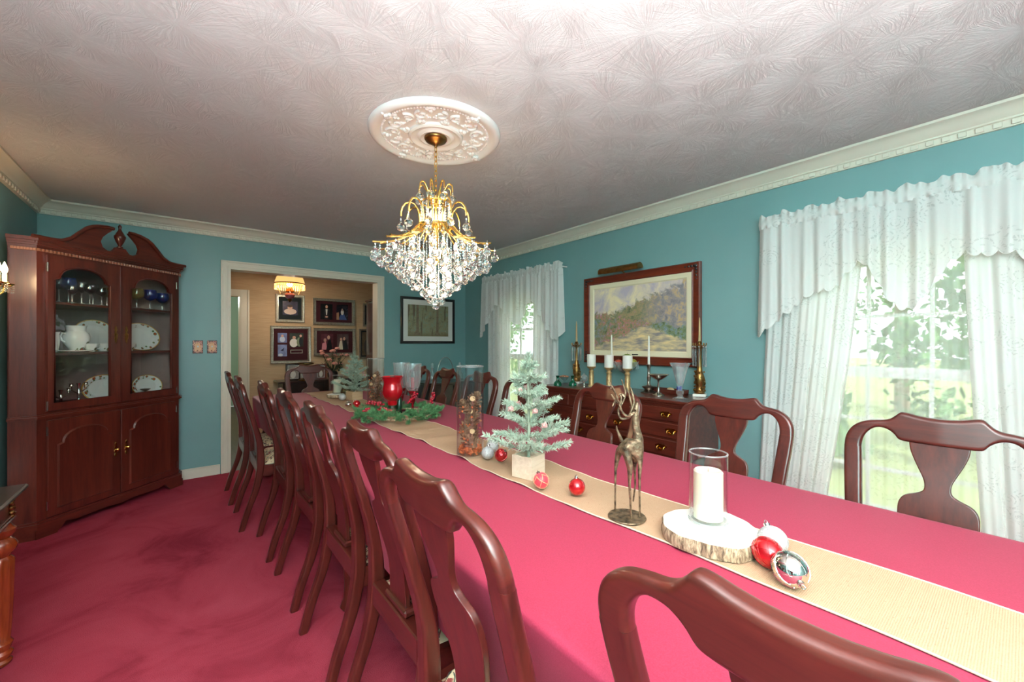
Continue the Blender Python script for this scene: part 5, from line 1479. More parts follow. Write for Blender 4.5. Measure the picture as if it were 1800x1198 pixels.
# ================================================================ small dark serving table in the far right corner
t = thing('serving_table', 'dark serving table in the far corner behind the chairs', 'side table', (2.62, 4.66, 0))
b = MB(); b.box(-.36, .36, -.22, .22, .775, .80, .005); obj('top', b, M['darkwood'], t)
b = MB(); b.box(-.33, .33, -.19, .19, .30, .775, .004); obj('case', b, M['darkwood'], t)
for s_ in (-1, 1):
    b = MB(); b.box(min(s_ * .005, s_ * .32), max(s_ * .005, s_ * .32), -.202, -.19, .32, .76, .004); d_ = obj('door', b, M['darkwood'], t)
    b = MB(); b.ball((s_ * .04, -.21, .56), .012, 8, 6); obj('knob', b, M['brass'], d_)
    for yy in (-.17, .17):
        b = MB(); b.box(s_ * .30 - .02, s_ * .30 + .02, yy - .02, yy + .02, 0, .30, .003); obj('leg', b, M['darkwood'], t)
t = thing('silver_basket', 'silver basket with a tall hooped handle in the far corner', 'basket', (2.60, 4.62, .801))
b = MB(); b.lathe([(.06, 0), (.065, .006), (.04, .015), (.08, .05), (.12, .085), (.116, .087), (.07, .05), (.0001, .02)], 22); obj('bowl', b, M['silver'], t, 50)
b = MB(); b.tube([(.115 * math.cos(a), 0, .085 + .22 * math.sin(a)) for a in [PI * k / 16 for k in range(17)]], .004, 7); obj('handle', b, M['silver'], t, 60)
for x_, y_, lab in ((2.40, 4.60, 'crystal decanter nearer the doorway on the corner serving table'), (2.80, 4.60, 'crystal decanter nearer the window on the corner serving table')):
    lathe_thing('crystal_decanter', lab, 'decanter', (x_, y_, .801), [('body', [(.0001, 0), (.042, .001), (.045, .02), (.042, .08), (.018, .12), (.013, .16), (.020, .175), (.016, .175), (.0001, .12)], M['crystal2']), ('stopper', [(.010, .17), (.012, .18), (.020, .20), (.016, .225), (.0001, .235)], M['crystal2'])])
# ================================================================ decorations on the table
def needle_branch(b, pts, r, n, ln, rd, width=.0016, droop=.0):
    """tapered twig with needles all round it (needles only; twig made separately)"""
    pts = [Vector(p) for p in pts]; m = len(pts) - 1
    for k in range(n):
        f = rd.random() ** .85 * m; i = min(int(f), m - 1); q = f - i
        p = pts[i].lerp(pts[i + 1], q); t = (pts[i + 1] - pts[i]).normalized()
        u = t.orthogonal().normalized(); w = t.cross(u); a = rd.random() * 6.283
        d = (t * rd.uniform(.55, 1.1) + (u * math.cos(a) + w * math.sin(a)) * rd.uniform(.6, 1.0)).normalized()
        L = ln * rd.uniform(.7, 1.2) * (1 - .25 * f / m); e = d.cross(Vector((rd.gauss(0, 1), rd.gauss(0, 1), rd.gauss(0, 1)))).normalized() * width
        b.add([p - e, p + e, p + d * L + e * .35, p + d * L - e * .35], [(0, 1, 2, 3)])
def mini_tree(x, y, z, H_, label, box_mat, bw, bh, spread, seed, mat, clab):
    rd = random.Random(seed)
    t = thing('frosted_mini_tree', label, 'artificial tree', (x, y, z), .25, 'small frosted trees in wooden boxes')
    b = MB(); h = bw / 2; th = .006
    for s_ in (-1, 1):
        b.box(s_ * h, s_ * (h - th), -h, h, 0, bh); b.box(-h + th, h - th, s_ * h, s_ * (h - th), 0, bh)
    b.box(-h + th, h - th, -h + th, h - th, 0, bh - .012)
    obj('wooden_box', b, box_mat, t, 20)
    b = MB(); b.tube([(0, 0, bh - .02), (.003, 0, H_ * .4), (-.002, .002, H_ * .8), (0, 0, H_ - .03)], [.007, .006, .004, .002], 7); obj('trunk', b, M['twig'], t, 60)
    levels = 7
    for lv in range(levels):
        f = lv / (levels - 1); zc = bh + .012 + (H_ - bh - .085) * f; R_ = spread * (1 - f) ** .85 + .028
        nb = 5 if lv < 2 else 4
        for k in range(nb):
            a = 2 * PI * (k + .5 * (lv % 2) + rd.uniform(-.2, .2)) / nb; rr = R_ * rd.uniform(.8, 1.12); up = rd.uniform(.02, .55) + .35 * f
            pts = [(0, 0, zc), (rr * .4 * math.cos(a), rr * .4 * math.sin(a), zc + rr * .4 * up * .7), (rr * math.cos(a), rr * math.sin(a), zc + rr * up)]
            b = MB(); b.tube(pts, [.003, .0025, .0012], 5)
            br = obj('branch', b, M['twig'], t, 60)
            b = MB(); needle_branch(b, pts, 0, int(90 + 640 * rr), .024, rd, .0014)
            # side shoots
            for q in ((.35, .62) if rr > .07 else (.5,)):
                for sd in (-1, 1):
                    p0 = Vector(pts[0]).lerp(Vector(pts[2]), q); aa = a + sd * .62
                    p1 = p0 + Vector((math.cos(aa), math.sin(aa), up * .6)) * rr * .42
                    needle_branch(b, [p0, p1], 0, int(24 + 240 * rr), .020, rd, .0014)
            nd = obj('needles', b, mat, br, 0, fixn=False); nd['kind'] = 'stuff'
    b = MB(); needle_branch(b, [(0, 0, H_ - .11), (0, 0, H_ - .015)], 0, 240, .026, rd, .0013)
    nd = obj('needles', b, mat, t, 0, fixn=False); nd['kind'] = 'stuff'
    for k in range(6):
        a = rd.random() * 6.28; f = rd.uniform(.1, .6); r_ = spread * (1 - f) * .85
        b = MB(); b.ball((0, 0, 0), .010, 8, 6); 
        for j in range(9): b.ball((.009 * math.cos(j * 2.4), .009 * math.sin(j * 2.4), -.008 + j * .002), .0035, 5, 4)
        obj('frosted_berry', b, pbr('frosted_berry_skin', s2l((206, 158, 152)), .7), t, 60, loc=(r_ * math.cos(a), r_ * math.sin(a), bh + .05 + (H_ - bh - .1) * f + r_ * .4))
    return t
mini_tree(1.046, 1.207, RZ + .002, .490, 'frosted green mini tree in a pale wooden box, nearer one', M['palewood'], .092, .084, .140, 11, M['frost'], 'near')
mini_tree(1.200, 3.794, RZ + .002, .445, 'frosted green mini tree in a tan wooden box, farther one', M['palewood2'], .105, .075, .142, 12, M['frost'], 'far')
# ---------------------------------------------------------------- tall glass cylinders of pinecones
def cone_mesh(seed, R_=.030, L_=.075):
    rd = random.Random(seed); b = MB(); n = 48
    for k in range(n):
        f = (k + .5) / n; a = k * 2.39996; z = -L_ / 2 + L_ * f; r = R_ * math.sin(PI * min(1, .12 + .86 * f)) ** .7
        o = Vector((math.cos(a), math.sin(a), 0)); tt = Vector((-math.sin(a), math.cos(a), 0)); u = Vector((0, 0, 1))
        p = o * r * .45 + u * z; tip = o * (r * 1.0) + u * (z + .012); w = R_ * .40
        n_ = Vector((0, 0, .0035))
        b.add([p - tt * w * .5, p + tt * w * .5, tip + tt * w * .62 - o * .004, tip + o * .002, tip - tt * w * .62 - o * .004, p - n_, tip - n_ * 1.2 - o * .002], [(0, 1, 2, 3, 4), (0, 4, 6, 5), (1, 5, 6, 2), (2, 6, 3), (3, 6, 4), (0, 5, 1)])
    b.ball((0, 0, 0), R_ * .36, 8, 6, sz=L_ / R_ * 1.1)
    return mesh('scales', b, M['cone'], 0)
CONES = [cone_mesh(1, .036, .082), cone_mesh(2, .032, .074)]
tipm = MB(); tipm.lathe([(.0001, 0), (.012, .001), (.012, .004), (.0001, .005)], 12); TIPM = mesh('cut_end', tipm, M['conetip'], 30)
def pine_cylinder(x, y, H_, R_, zmax, lab, clab, seed):
    rd = random.Random(seed)
    t = thing('glass_cylinder_vase', lab, 'vase', (x, y, RZ + .002), 0, 'tall glass cylinders of pinecones')
    b = MB(); b.lathe([(.0001, 0), (R_, 0), (R_, H_), (R_ - .003, H_), (R_ - .003, .010), (.0001, .010)], 36); obj('glass', b, M['clearglass'], t, 30)
    b = MB(); b.tube([((R_ - .0015) * math.cos(2 * PI * k / 36), (R_ - .0015) * math.sin(2 * PI * k / 36), H_) for k in range(36)], .0022, 6, closed=True); obj('rim', b, M['crystal2'], t, 60)
    b = MB()
    for k in range(150):
        a = rd.random() * 6.28; r = (R_ - .012) * rd.random() ** .5; z_ = .014 + .03 * rd.random()
        b.ico((r * math.cos(a), r * math.sin(a), z_), rd.uniform(.004, .008), 1)
    for k in range(50):
        a = rd.random() * 6.28; r = R_ - .013; z_ = .05 + (zmax - .1) * rd.random()
        b.ico((r * math.cos(a), r * math.sin(a), z_), rd.uniform(.003, .006), 1)
    ch_ = tag(obj('potpourri_chips', b, M['orangebit'], None, 0, loc=(x, y, RZ + .002)), 'orange dried chips inside the ' + clab, 'potpourri', kind='stuff')
    CN = ['lowest pinecone', 'second lowest pinecone', 'third lowest pinecone', 'fourth lowest pinecone', 'fifth lowest pinecone', 'sixth lowest pinecone', 'seventh lowest pinecone', 'eighth lowest pinecone']
    n_ = int((zmax - .065) / .030)
    for k in range(n_):
        a = k * 2.3 + seed; rr = R_ - .0425
        c = thing('pinecone', 'brown %s stacked in the %s' % (CN[k] if k < n_ - 1 else 'topmost pinecone', clab), 'pinecone', (x + rr * math.cos(a), y + rr * math.sin(a), RZ + .002 + .068 + k * .030), 0, 'pinecones in the ' + clab)
        sc_o = obj('scales', CONES[k % 2], None, c, rot=(rd.uniform(-.6, .6), rd.uniform(-.6, .6), rd.random() * 6))
        if k == n_ - 1 or k % 3 == 1:
            obj('cut_end', TIPM, None, c, loc=(-.020, -.020, .016), rot=(math.radians(70), 0, math.radians(-38)))
pine_cylinder(1.020, 1.585, .408, .0615, .285, 'tall glass cylinder of pinecones beside the nearer frosted tree', 'nearer glass cylinder', 4)
pine_cylinder(1.130, 3.072, .395, .0625, .300, 'tall glass cylinder of pinecones behind the red hurricane glass', 'farther glass cylinder', 6)
# ---------------------------------------------------------------- ornaments
def ball_orn(x, y, r, mat, lab, grp, cap=(0, 0, 1), pattern=None, sz=1.0, z=None):
    t = thing('christmas_ornament', lab, 'ornament', (x, y, (RZ + .003 + r) if z is None else z), 0, grp)
    d = Vector(cap).normalized(); T_ = d.to_track_quat('Z', 'Y').to_matrix().to_4x4()
    b = MB(); b.T = T_; b.ball((0, 0, 0), r, 28, 18, sz=sz); obj('globe', b, mat, t, 70)
    b = MB(); b.T = T_; b.lathe([(r * .22, r * sz * .95), (r * .22, r * sz * 1.16), (r * .12, r * sz * 1.18), (.0001, r * sz * 1.18)], 12); b.tube([(r * .12 * math.cos(a), 0, r * sz * 1.24 + r * .12 * math.sin(a)) for a in [2 * PI * k / 10 for k in range(10)]], r * .03, 5, closed=True); obj('cap', b, M['silver'], t, 40)
    if pattern:
        b = MB(); b.T = T_
        for k in range(pattern):
            for sg in (-1, 1):
                pts = []
                for q in range(13):
                    th_ = PI * (.10 + .72 * q / 12); ph = 2 * PI * k / pattern + sg * q * .16
                    pts.append((r * 1.004 * math.sin(th_) * math.cos(ph), r * 1.004 * math.sin(th_) * math.sin(ph), -r * sz * 1.004 * math.cos(th_)))
                b.tube(pts, r * .035, 5)
        obj('raised_pattern', b, mat if mat is not M['redmatte'] else M['conetip'], t, 60)
    return t
GO = 'christmas ornaments on the table'
# camera-right direction in the room, used to turn ornament caps
R3 = Vector((.7815, -.6239, 0)); F3 = Vector((.6239, .7815, 0))
ball_orn(.985, 1.068, .0285, M['redmatte'], 'matte red ornament with pale scrolls before the wooden box', GO, (-.3, .2, .9), 5)
ball_orn(1.036, .946, .0285, M['redshiny'], 'shiny red ball ornament between the frosted tree and the deer', GO, (.1, .2, .95))
ball_orn(1.122, .385, .0335, M['glitter'], 'silver glitter ball leaning on the bark slab', GO, (.2, .4, .8))
ball_orn(1.055, .372, .0310, M['redshiny'], 'red embossed egg ornament touching the bark slab', GO, (-.35, -.75, -.35), 7, 1.12)
ball_orn(1.010, .313, .0335, M['mirrorball'], 'mirror silver egg ornament nearest the camera', GO, (-.55, -.60, -.25), 7, 1.1)
ball_orn(1.048, 1.484, .0280, M['glitter'], 'silver glitter ball in front at the foot of the pinecone cylinder', GO, (.3, .2, .9))
ball_orn(1.128, 1.560, .0290, M['glitter'], 'silver glitter ball behind another at the pinecone cylinder', GO, (-.2, .5, .8))
ball_orn(1.072, 1.418, .0275, M['redshiny'], 'shiny red ornament under the lowest frosted branches', GO, (.2, -.5, .6), 6)
ball_orn(1.094, 3.790, .0310, M['glitter'], 'silver glitter ball beside the farther wooden box', GO, (.3, -.2, .5))
ball_orn(1.062, 3.300, .0300, M['redshiny'], 'shiny red ball in front of the farther wooden box', GO, (-.2, .4, .8))
ball_orn(1.012, 3.345, .0240, M['mirrorball'], 'small silver ball tucked behind the far red ball', GO, (-.2, .4, .8))
# ---------------------------------------------------------------- bark slabs with candles in glass
def slab(x, y, R_, h, lab, rz=0.0):
    t = thing('wood_slab', lab, 'wood slice', (x, y, RZ + .002), rz, 'white topped wood slices')
    def w_(a): return 1 + .035 * math.sin(a * 3 + 1) + .02 * math.sin(a * 5) + .012 * math.sin(a * 11)
    n = 64; b = MB(); rs = random.Random(8)
    jag = [rs.uniform(-.016, .016) for _ in range(n)]
    b.lathe([(R_ * .985, 0), (R_ * 1.0, h * .3), (R_ * 1.005, h * .7), (R_ * .985, h * .97)], n, wob=lambda a, k: w_(a) * (1 + jag[int(round(a / (2 * PI) * n)) % n] * (1.4 if k in (1, 2) else .8)))
    obj('bark', b, M['bark'], t, 20)
    b = MB(); b.lathe([(R_ * .975, h * .9), (R_ * .97, h), (.0001, h + .0005)], n, wob=lambda a, k: w_(a)); obj('whitewashed_top', b, pbr('whitewashed_wood', s2l((240, 234, 224)), .75, var=.05, vscale=12), t, 20)
    return t
def candle_glass(x, y, z, R_, H_, r, h, lab, grp):
    t = thing('glass_candle_cylinder', lab, 'candle', (x, y, z), 0, grp)
    b = MB(); b.lathe([(.0001, 0), (R_ - .002, 0), (R_, .004), (R_, H_), (R_ - .003, H_), (R_ - .003, .012), (.0001, .012)], 40); obj('glass', b, M['clearglass'], t, 30)
    b = MB(); b.tube([((R_ - .0015) * math.cos(2 * PI * k / 40), (R_ - .0015) * math.sin(2 * PI * k / 40), H_) for k in range(40)], .0022, 6, closed=True); obj('rim', b, M['crystal2'], t, 60)
    b = MB(); b.tube([((R_ - .001) * math.cos(2 * PI * k / 40), (R_ - .001) * math.sin(2 * PI * k / 40), .006) for k in range(40)], .003, 6, closed=True); obj('foot_rim', b, M['crystal2'], t, 60)
    b = MB(); b.lathe([(r, .0125), (r, h - .004), (r - .004, h), (r * .8, h - .001), (r * .3, h - .005), (.0001, h - .005)], 32); obj('pillar_candle', b, M['candle'], t, 40)
    b = MB(); b.tube([(0, 0, h - .006), (.001, 0, h + .004)], .001, 5); obj('wick', b, M['bark'], t)
slab(1.085, .520, .118, .034, 'large white topped bark slab under the nearest glass candle')
candle_glass(1.100, .532, RZ + .0375, .048, .186, .0365, .140, 'ivory pillar candle in a clear glass cylinder, nearest one', 'pillar candles in glass')
slab(1.135, 4.085, .092, .026, 'small white topped bark slab at the far end of the runner', 1.0)
candle_glass(1.143, 4.110, RZ + .0295, .046, .175, .037, .135, 'ivory pillar candle in glass at the far end of the runner', 'pillar candles in glass')
# glass bird beside the far tree
t = thing('mercury_glass_bird', 'round brown mercury glass bird beside the farther tree', 'figurine', (1.178, 3.945, RZ + .003), 2.6)
b = MB(); b.ball((0, 0, .055), .055, 22, 14, sz=1.0); b.ball((.024, 0, .130), .034, 16, 10); b.lathe([(.030, .085), (.026, .12)], 14, (.013, 0, 0)); obj('body', b, pbr('smoked_mercury_glass', s2l((122, 104, 76)), .12, .8, var=.3, vscale=30), t, 60)
b = MB(); b.T = Matrix.Translation((.055, 0, .131)) @ Matrix.Rotation(PI / 2, 4, 'Y'); b.lathe([(.010, 0), (.0001, .028)], 8); obj('beak', b, M['oldbrass'], t, 60)
b = MB(); b.tube([(-.04, 0, .065), (-.07, 0, .09), (-.09, 0, .12)], [.02, .014, .006], 8, flat=.5); obj('tail', b, M['oldbrass'], t, 60)
# ---------------------------------------------------------------- wreath centrepiece
WX, WY = 1.160, 2.700
rw = random.Random(21)
t = thing('pine_wreath', 'green pine wreath with red berry sprigs in the middle of the table', 'wreath', (WX, WY, RZ + .003))
b = MB(); b.tube([(.215 * math.cos(2 * PI * k / 40), .23 * math.sin(2 * PI * k / 40), .022) for k in range(40)], .006, 6, closed=True); obj('wire_ring', b, M['bark'], t, 60)
for k in range(110):
    a = 2 * PI * k / 110 + rw.uniform(-.05, .05); r0 = rw.uniform(.17, .265); d_ = a + rw.uniform(.4, 1.6) * (1 if k % 2 else -1)
    p0 = Vector((r0 * math.cos(a), r0 * 1.08 * math.sin(a), rw.uniform(.012, .055))); L = rw.uniform(.05, .09)
    p1 = p0 + Vector((math.cos(d_), math.sin(d_), rw.uniform(-.1, .55))) * L
    if p1.z < .008: p1.z = .008
    b = MB(); needle_branch(b, [p0, p1], 0, 170, .026, rw, .0010)
    for q in range(len(b.v)):
        if b.v[q][2] < .001: b.v[q] = (b.v[q][0], b.v[q][1], .001)
    sp_ = obj('pine_sprig', b, M['pine'], t, 0, fixn=False); sp_['kind'] = 'stuff'
bb = MB(); bb.ball((0, 0, 0), .0082, 8, 6); bmm = mesh('berry', bb, M['berry'], 70)
for (x_, y_, z_, n_, dx, dy, dz) in ((-.16, .18, .095, 12, .10, -.03, -.015), (-.185, -.105, .090, 12, .09, -.05, -.030), (.09, .04, .090, 12, .03, -.05, .065), (.225, -.03, .080, 9, .01, -.02, .07), (-.235, .02, .070, 5, .02, -.02, .0)):
    st_ = MB(); st_.tube([(x_, y_, z_), (x_ + dx, y_ + dy, z_ + dz)], .002, 5); sp_ = obj('berry_sprig', st_, M['redstem'], t)
    for k in range(n_ * 2):
        f = k / (n_ * 2 - 1); a = k * 2.4
        obj('berry', bmm, None, sp_, loc=(x_ + dx * f + .010 * math.cos(a), y_ + dy * f + .010 * math.sin(a), z_ + dz * f + .008 * math.sin(a * 1.7)))
# ruby hurricane and crystal hurricanes standing inside the wreath
t = thing('ruby_hurricane', 'flared red mercury glass hurricane candle holder in the wreath', 'candle holder', (1.150, 2.800, RZ + .003))
b = MB(); b.lathe([(.036, 0), (.037, .004), (.012, .012), (.010, .03), (.012, .072)], 18); obj('glass_foot', b, M['crystal2'], t, 60)
b = MB(); b.lathe([(.0001, .070), (.030, .072), (.034, .080), (.034, .105), (.044, .112), (.066, .138), (.073, .165), (.070, .195), (.062, .220), (.062, .240), (.072, .262), (.078, .274), (.075, .275), (.058, .238), (.058, .22), (.066, .19), (.068, .165), (.04, .12), (.0001, .112)], 36); obj('ruby_shade', b, M['redglass'], t, 50)
b = MB(); b.lathe([(.020, .12), (.020, .276), (.0001, .276)], 16); obj('votive_cup', b, M['silver'], t, 40)
def hurricane(x, y, lab):
    t = thing('crystal_hurricane', lab, 'candle holder', (x, y, RZ + .003), 0, 'crystal hurricanes on ruby stems')
    b = MB(); b.lathe([(.040, 0), (.041, .004), (.014, .014), (.009, .03), (.008, .06), (.020, .10), (.022, .125), (.012, .135), (.026, .145), (.034, .162), (.034, .168), (.0001, .168)], 18); obj('ruby_stem', b, M['redstem'], t, 45)
    b = MB(); b.lathe([(.034, .166), (.046, .19), (.055, .23), (.058, .27), (.057, .31), (.060, .345), (.063, .360), (.060, .360), (.054, .30), (.053, .25), (.04, .19), (.0001, .172)], 64, wob=lambda a, k: 1 + (.045 * math.cos(a * 16) if 1 <= k <= 5 else 0)); obj('crystal_shade', b, M['crystal2'], t, 0)
    b = MB(); b.lathe([(.013, .172), (.012, .26), (.0001, .262)], 10); obj('red_candle', b, pbr('rose_wax', s2l((226, 120, 128)), .4), t, 40)
hurricane(1.292, 2.775, 'crystal hurricane on a ruby stem, nearer of two')
hurricane(1.300, 2.990, 'crystal hurricane on a ruby stem, farther of two')
t = thing('green_bottle_glass', 'dark green slender glass stem standing inside the wreath', 'bottle', (1.225, 2.86, RZ + .003)); b = MB(); b.lathe([(.022, 0), (.022, .10), (.010, .125), (.009, .15), (.0001, .15)], 14); obj('body', b, pbr('bottle_green', s2l((18, 52, 32)), .15, coat=.6), t, 50)
# ---------------------------------------------------------------- metal deer
dr = thing('metal_deer', 'antiqued metal deer figure with tall antlers on a round base', 'figurine', (1.022, .735, RZ + .003), -math.radians(38.6))
K = .000393
def dp_(zx, zy, dep=0.0): return ((zx - 265) * K, dep, max(.004, (1062 - zy) * K))
b = MB(); b.lathe([(.0001, 0), (.054, 0), (.055, .002), (.054, .004), (.0001, .004)], 36); obj('base', b, M['bronze'], dr, 30)
def skin_obj(name, verts, edges, radii, mat, parent, sub=2):
    me = bpy.data.meshes.new(name); me.from_pydata([tuple(v) for v in verts], edges, []); me.update()
    o = bpy.data.objects.new(name, me); COL.objects.link(o); o.parent = parent
    md = o.modifiers.new('skin', 'SKIN'); md.use_smooth_shade = True
    for i, r in enumerate(radii):
        sv = me.skin_vertices[0].data[i]; sv.radius = (r, r) if not isinstance(r, tuple) else r; sv.use_root = (i == 0)
    o.modifiers.new('sub', 'SUBSURF').levels = sub; o.modifiers['sub'].render_levels = sub
    me.materials.append(mat)
    return o
V = [dp_(285, 535), dp_(235, 505), dp_(345, 555), dp_(352, 480), dp_(335, 400), dp_(328, 320), dp_(332, 250), dp_(345, 190),
     dp_(222, 560, .018), dp_(205, 640, .022), dp_(193, 720, .022), dp_(190, 880, .022), dp_(190, 1045, .022),
     dp_(258, 590, -.018), dp_(272, 680, -.022), dp_(268, 780, -.022), dp_(275, 930, -.022), dp_(282, 1050, -.022),
     dp_(352, 640, -.014), dp_(348, 760, -.014), dp_(350, 900, -.014), dp_(350, 1048, -.014),
     dp_(335, 640, .014), dp_(336, 740, .016), dp_(340, 830, .016), dp_(322, 960, .014)]
E_ = [(0, 1), (0, 2), (2, 3), (3, 4), (4, 5), (5, 6), (6, 7), (1, 8), (8, 9), (9, 10), (10, 11), (11, 12), (1, 13), (13, 14), (14, 15), (15, 16), (16, 17), (2, 18), (18, 19), (19, 20), (20, 21), (2, 22), (22, 23), (23, 24), (24, 25)]
Rr = [.017, .019, .021, .016, .012, .0105, .009, .004, .012, .008, .0042, .003, .003, .013, .009, .0045, .0032, .003, .008, .0042, .003, .003, .008, .004, .003, .0025]
skin_obj('body', V, E_, Rr, M['bronze'], dr)
b = MB(); b.tube([dp_(225, 490), dp_(205, 440), dp_(188, 400), dp_(186, 375)], [.006, .0045, .003, .002], 7); obj('tail', b, M['bronze'], dr, 60)
for dep, pts_list in ((-.012, [[(318, 270), (270, 300), (225, 270), (195, 190), (165, 110), (125, 40)], [(205, 210), (170, 190), (150, 225)], [(190, 200), (160, 165), (140, 135)], [(165, 110), (150, 90), (132, 92)]]),
                       (.014, [[(318, 275), (280, 315), (225, 322), (205, 260), (240, 200), (262, 130), (232, 30)], [(215, 240), (228, 180), (222, 135)], [(250, 160), (232, 140), (212, 145)], [(280, 315), (305, 250), (290, 150), (268, 92)], [(300, 270), (322, 200), (312, 130), (302, 90)]])):
    b = MB()
    for pl2 in pts_list:
        n_ = len(pl2); P2 = [Vector(dp_(zx, zy, dep * (.4 + .6 * i / n_))) for i, (zx, zy) in enumerate(pl2)]
        Q = []
        for i in range(n_ - 1):
            for q in range(4):
                a0, a1, a2, a3 = P2[max(i - 1, 0)], P2[i], P2[i + 1], P2[min(i + 2, n_ - 1)]; s_ = q / 4
                Q.append(.5 * ((2 * a1) + (a2 - a0) * s_ + (2 * a0 - 5 * a1 + 4 * a2 - a3) * s_ * s_ + (3 * a1 - a0 - 3 * a2 + a3) * s_ ** 3))
        Q.append(P2[-1])
        b.tube(Q, [.0046 - .0028 * i / len(Q) for i in range(len(Q))], 6)
    obj('antler', b, M['bronze'], dr, 60)
for s_ in (-1, 1):
    b = MB(); b.tube([dp_(325, 262, s_ * .006), dp_(312, 248, s_ * .016), dp_(300, 238, s_ * .022)], [.003, .0045, .001], 6, flat=.4); obj('ear', b, M['bronze'], dr, 60)
# ================================================================ things in the room beyond
M['silverframe'] = pbr('silver_leaf_frame', s2l((176, 168, 152)), .3, .7, var=.25, vscale=60)
M['maroonmat'] = pbr('maroon_mat', s2l((62, 18, 28)), .9)
M['navymat'] = pbr('dark_green_mat', s2l((26, 36, 40)), .9)
def photo(parent, x0, x1, z0, z1, bg, shapes, d=.0125):
    b = MB(); b.box(x0 - .006, x1 + .006, -d + .001, -d + .003, z0 - .006, z1 + .006); p = obj('photo', b, M['mat'], parent, 0)
    b = MB(); b.box(x0, x1, -d, -d + .0015, z0, z1); obj('print', b, pbr('photo_ground', s2l(bg), .25, var=.3, vscale=14), p, 0)
    w, h = x1 - x0, z1 - z0
    for i, (poly, c) in enumerate(shapes):
        b = MB(); b.prism([(x0 + w * u, z0 + h * v) for u, v in poly], -d - .0004 - .0002 * i, -d + .0002, 'xz'); obj('print', b, pbr('photo_tone', s2l(c), .3), p, 0)
def ell(cx, cy, rx, ry, n=12): return [(cx + rx * math.cos(2 * PI * k / n), cy + ry * math.sin(2 * PI * k / n)) for k in range(n)]
def photo_frame(x0, x1, z0, z1, lab, mat_, w=.045):
    t = thing('framed_photographs', lab, 'picture', ((x0 + x1) / 2, YN - .001, z0), 0, 'framed photographs on the grasscloth wall')
    hw2, hh = (x1 - x0) / 2, z1 - z0
    b = MB(); frame_bars(b, -hw2, hw2, 0, hh, 0, [(0, 0), (0, .020), (.006, .028), (w * .5, .024), (w * .8, .026), (w, .014)]); fr = obj('frame', b, M['silverframe'], t, 25)
    b = MB(); b.box(-hw2 + w - .004, hw2 - w + .004, -.012, -.008, w - .004, hh - w + .004); obj('mat', b, mat_, t, 0)
    return t, hw2, hh
skin = (206, 160, 140); wht = (226, 222, 216); blk = (22, 20, 24)
Q = YN / 8.0
def fx(v): return v * Q
def fz(v): return 1.296 + (v - 1.296) * Q
t, a_, h_ = photo_frame(fx(1.207), fx(1.659), fz(1.640), fz(2.123), 'silver framed portrait partly behind the fringed lamp', M['navymat'])
photo(t, -.10, .10, .11, h_ - .10, (70, 64, 84), [(ell(.5, .25, .42, .22), (210, 184, 168)), (ell(.48, .55, .17, .15), skin), (ell(.48, .66, .18, .10), (60, 40, 34))])
t, a_, h_ = photo_frame(fx(1.131), fx(1.762), fz(.928), fz(1.576), 'silver framed maroon mat with three photographs, lower left', M['maroonmat'])
photo(t, -.175, -.055, .305, h_ - .105, (120, 130, 176), [(ell(.5, .35, .3, .3), (196, 204, 224)), (ell(.5, .7, .14, .14), skin)])
photo(t, -.175, -.055, .105, .275, (132, 142, 186), [([(.3, .5), (.7, .75), (.6, .45)], (40, 40, 70)), (ell(.3, .12, .25, .12), (196, 200, 214))])
photo(t, -.02, .165, .245, h_ - .105, (58, 62, 54), [(ell(.30, .28, .30, .32), wht), (ell(.32, .68, .12, .12), skin), (ell(.70, .35, .2, .35), (120, 134, 104)), (ell(.82, .4, .14, .4), blk), (ell(.80, .80, .09, .10), skin)])
b = MB(); b.box(-.01, .155, -.0135, -.012, .145, .20); pq = obj('name_plate', b, M['silverframe'], t, 0); b = MB(); b.box(.0, .145, -.0140, -.0130, .155, .19); obj('plate_field', b, M['maroonmat'], pq, 0)
t, a_, h_ = photo_frame(fx(1.799), fx(2.531), fz(1.611), fz(2.095), 'silver framed maroon mat with two photographs, upper right', M['maroonmat'])
photo(t, -.205, -.03, .085, h_ - .085, (24, 22, 26), [([(.3, .0), (.25, .6), (.4, .72), (.6, .72), (.75, .6), (.72, .0)], blk), ([(.46, .3), (.42, .66), (.58, .66), (.54, .3)], wht), (ell(.5, .82, .10, .11), skin), (ell(.5, .17, .12, .06), skin)])
photo(t, .03, .205, .085, h_ - .085, (28, 26, 40), [([(.15, .0), (.4, .4), (.65, .4), (.9, .0)], (66, 84, 140)), (ell(.5, .5, .13, .18), wht), (ell(.5, .66, .08, .09), (170, 140, 130)), ([(.0, .0), (.0, .45), (.2, .5), (.24, .0)], (168, 130, 100))])
t, a_, h_ = photo_frame(fx(1.809), fx(2.542), fz(1.046), fz(1.552), 'silver framed maroon mat with two photographs, lower right', M['maroonmat'])
photo(t, -.205, -.03, .095, h_ - .09, (96, 52, 62), [([(.05, .0), (.1, .4), (.4, .5), (.5, .0)], (206, 130, 140)), ([(.42, .0), (.55, .55), (.8, .7), (.95, .0)], blk), (ell(.62, .78, .12, .13), skin), (ell(.32, .60, .12, .12), (190, 140, 126))])
photo(t, .03, .205, .095, h_ - .09, (92, 72, 74), [([(.1, .0), (.25, .55), (.42, .6), (.52, .0)], (222, 208, 184)), ([(.5, .0), (.55, .6), (.8, .66), (.95, .0)], blk), (ell(.35, .66, .10, .11), skin), (ell(.62, .70, .10, .11), skin)])
t, a_, h_ = photo_frame(fx(2.690), fx(3.10), fz(1.600), fz(2.045), 'narrow framed portrait half hidden by the wooden wardrobe, upper', M['navymat'], .03)
photo(t, -.13, .13, .05, h_ - .05, (70, 62, 54), [(ell(.5, .3, .35, .3), (150, 140, 128))])
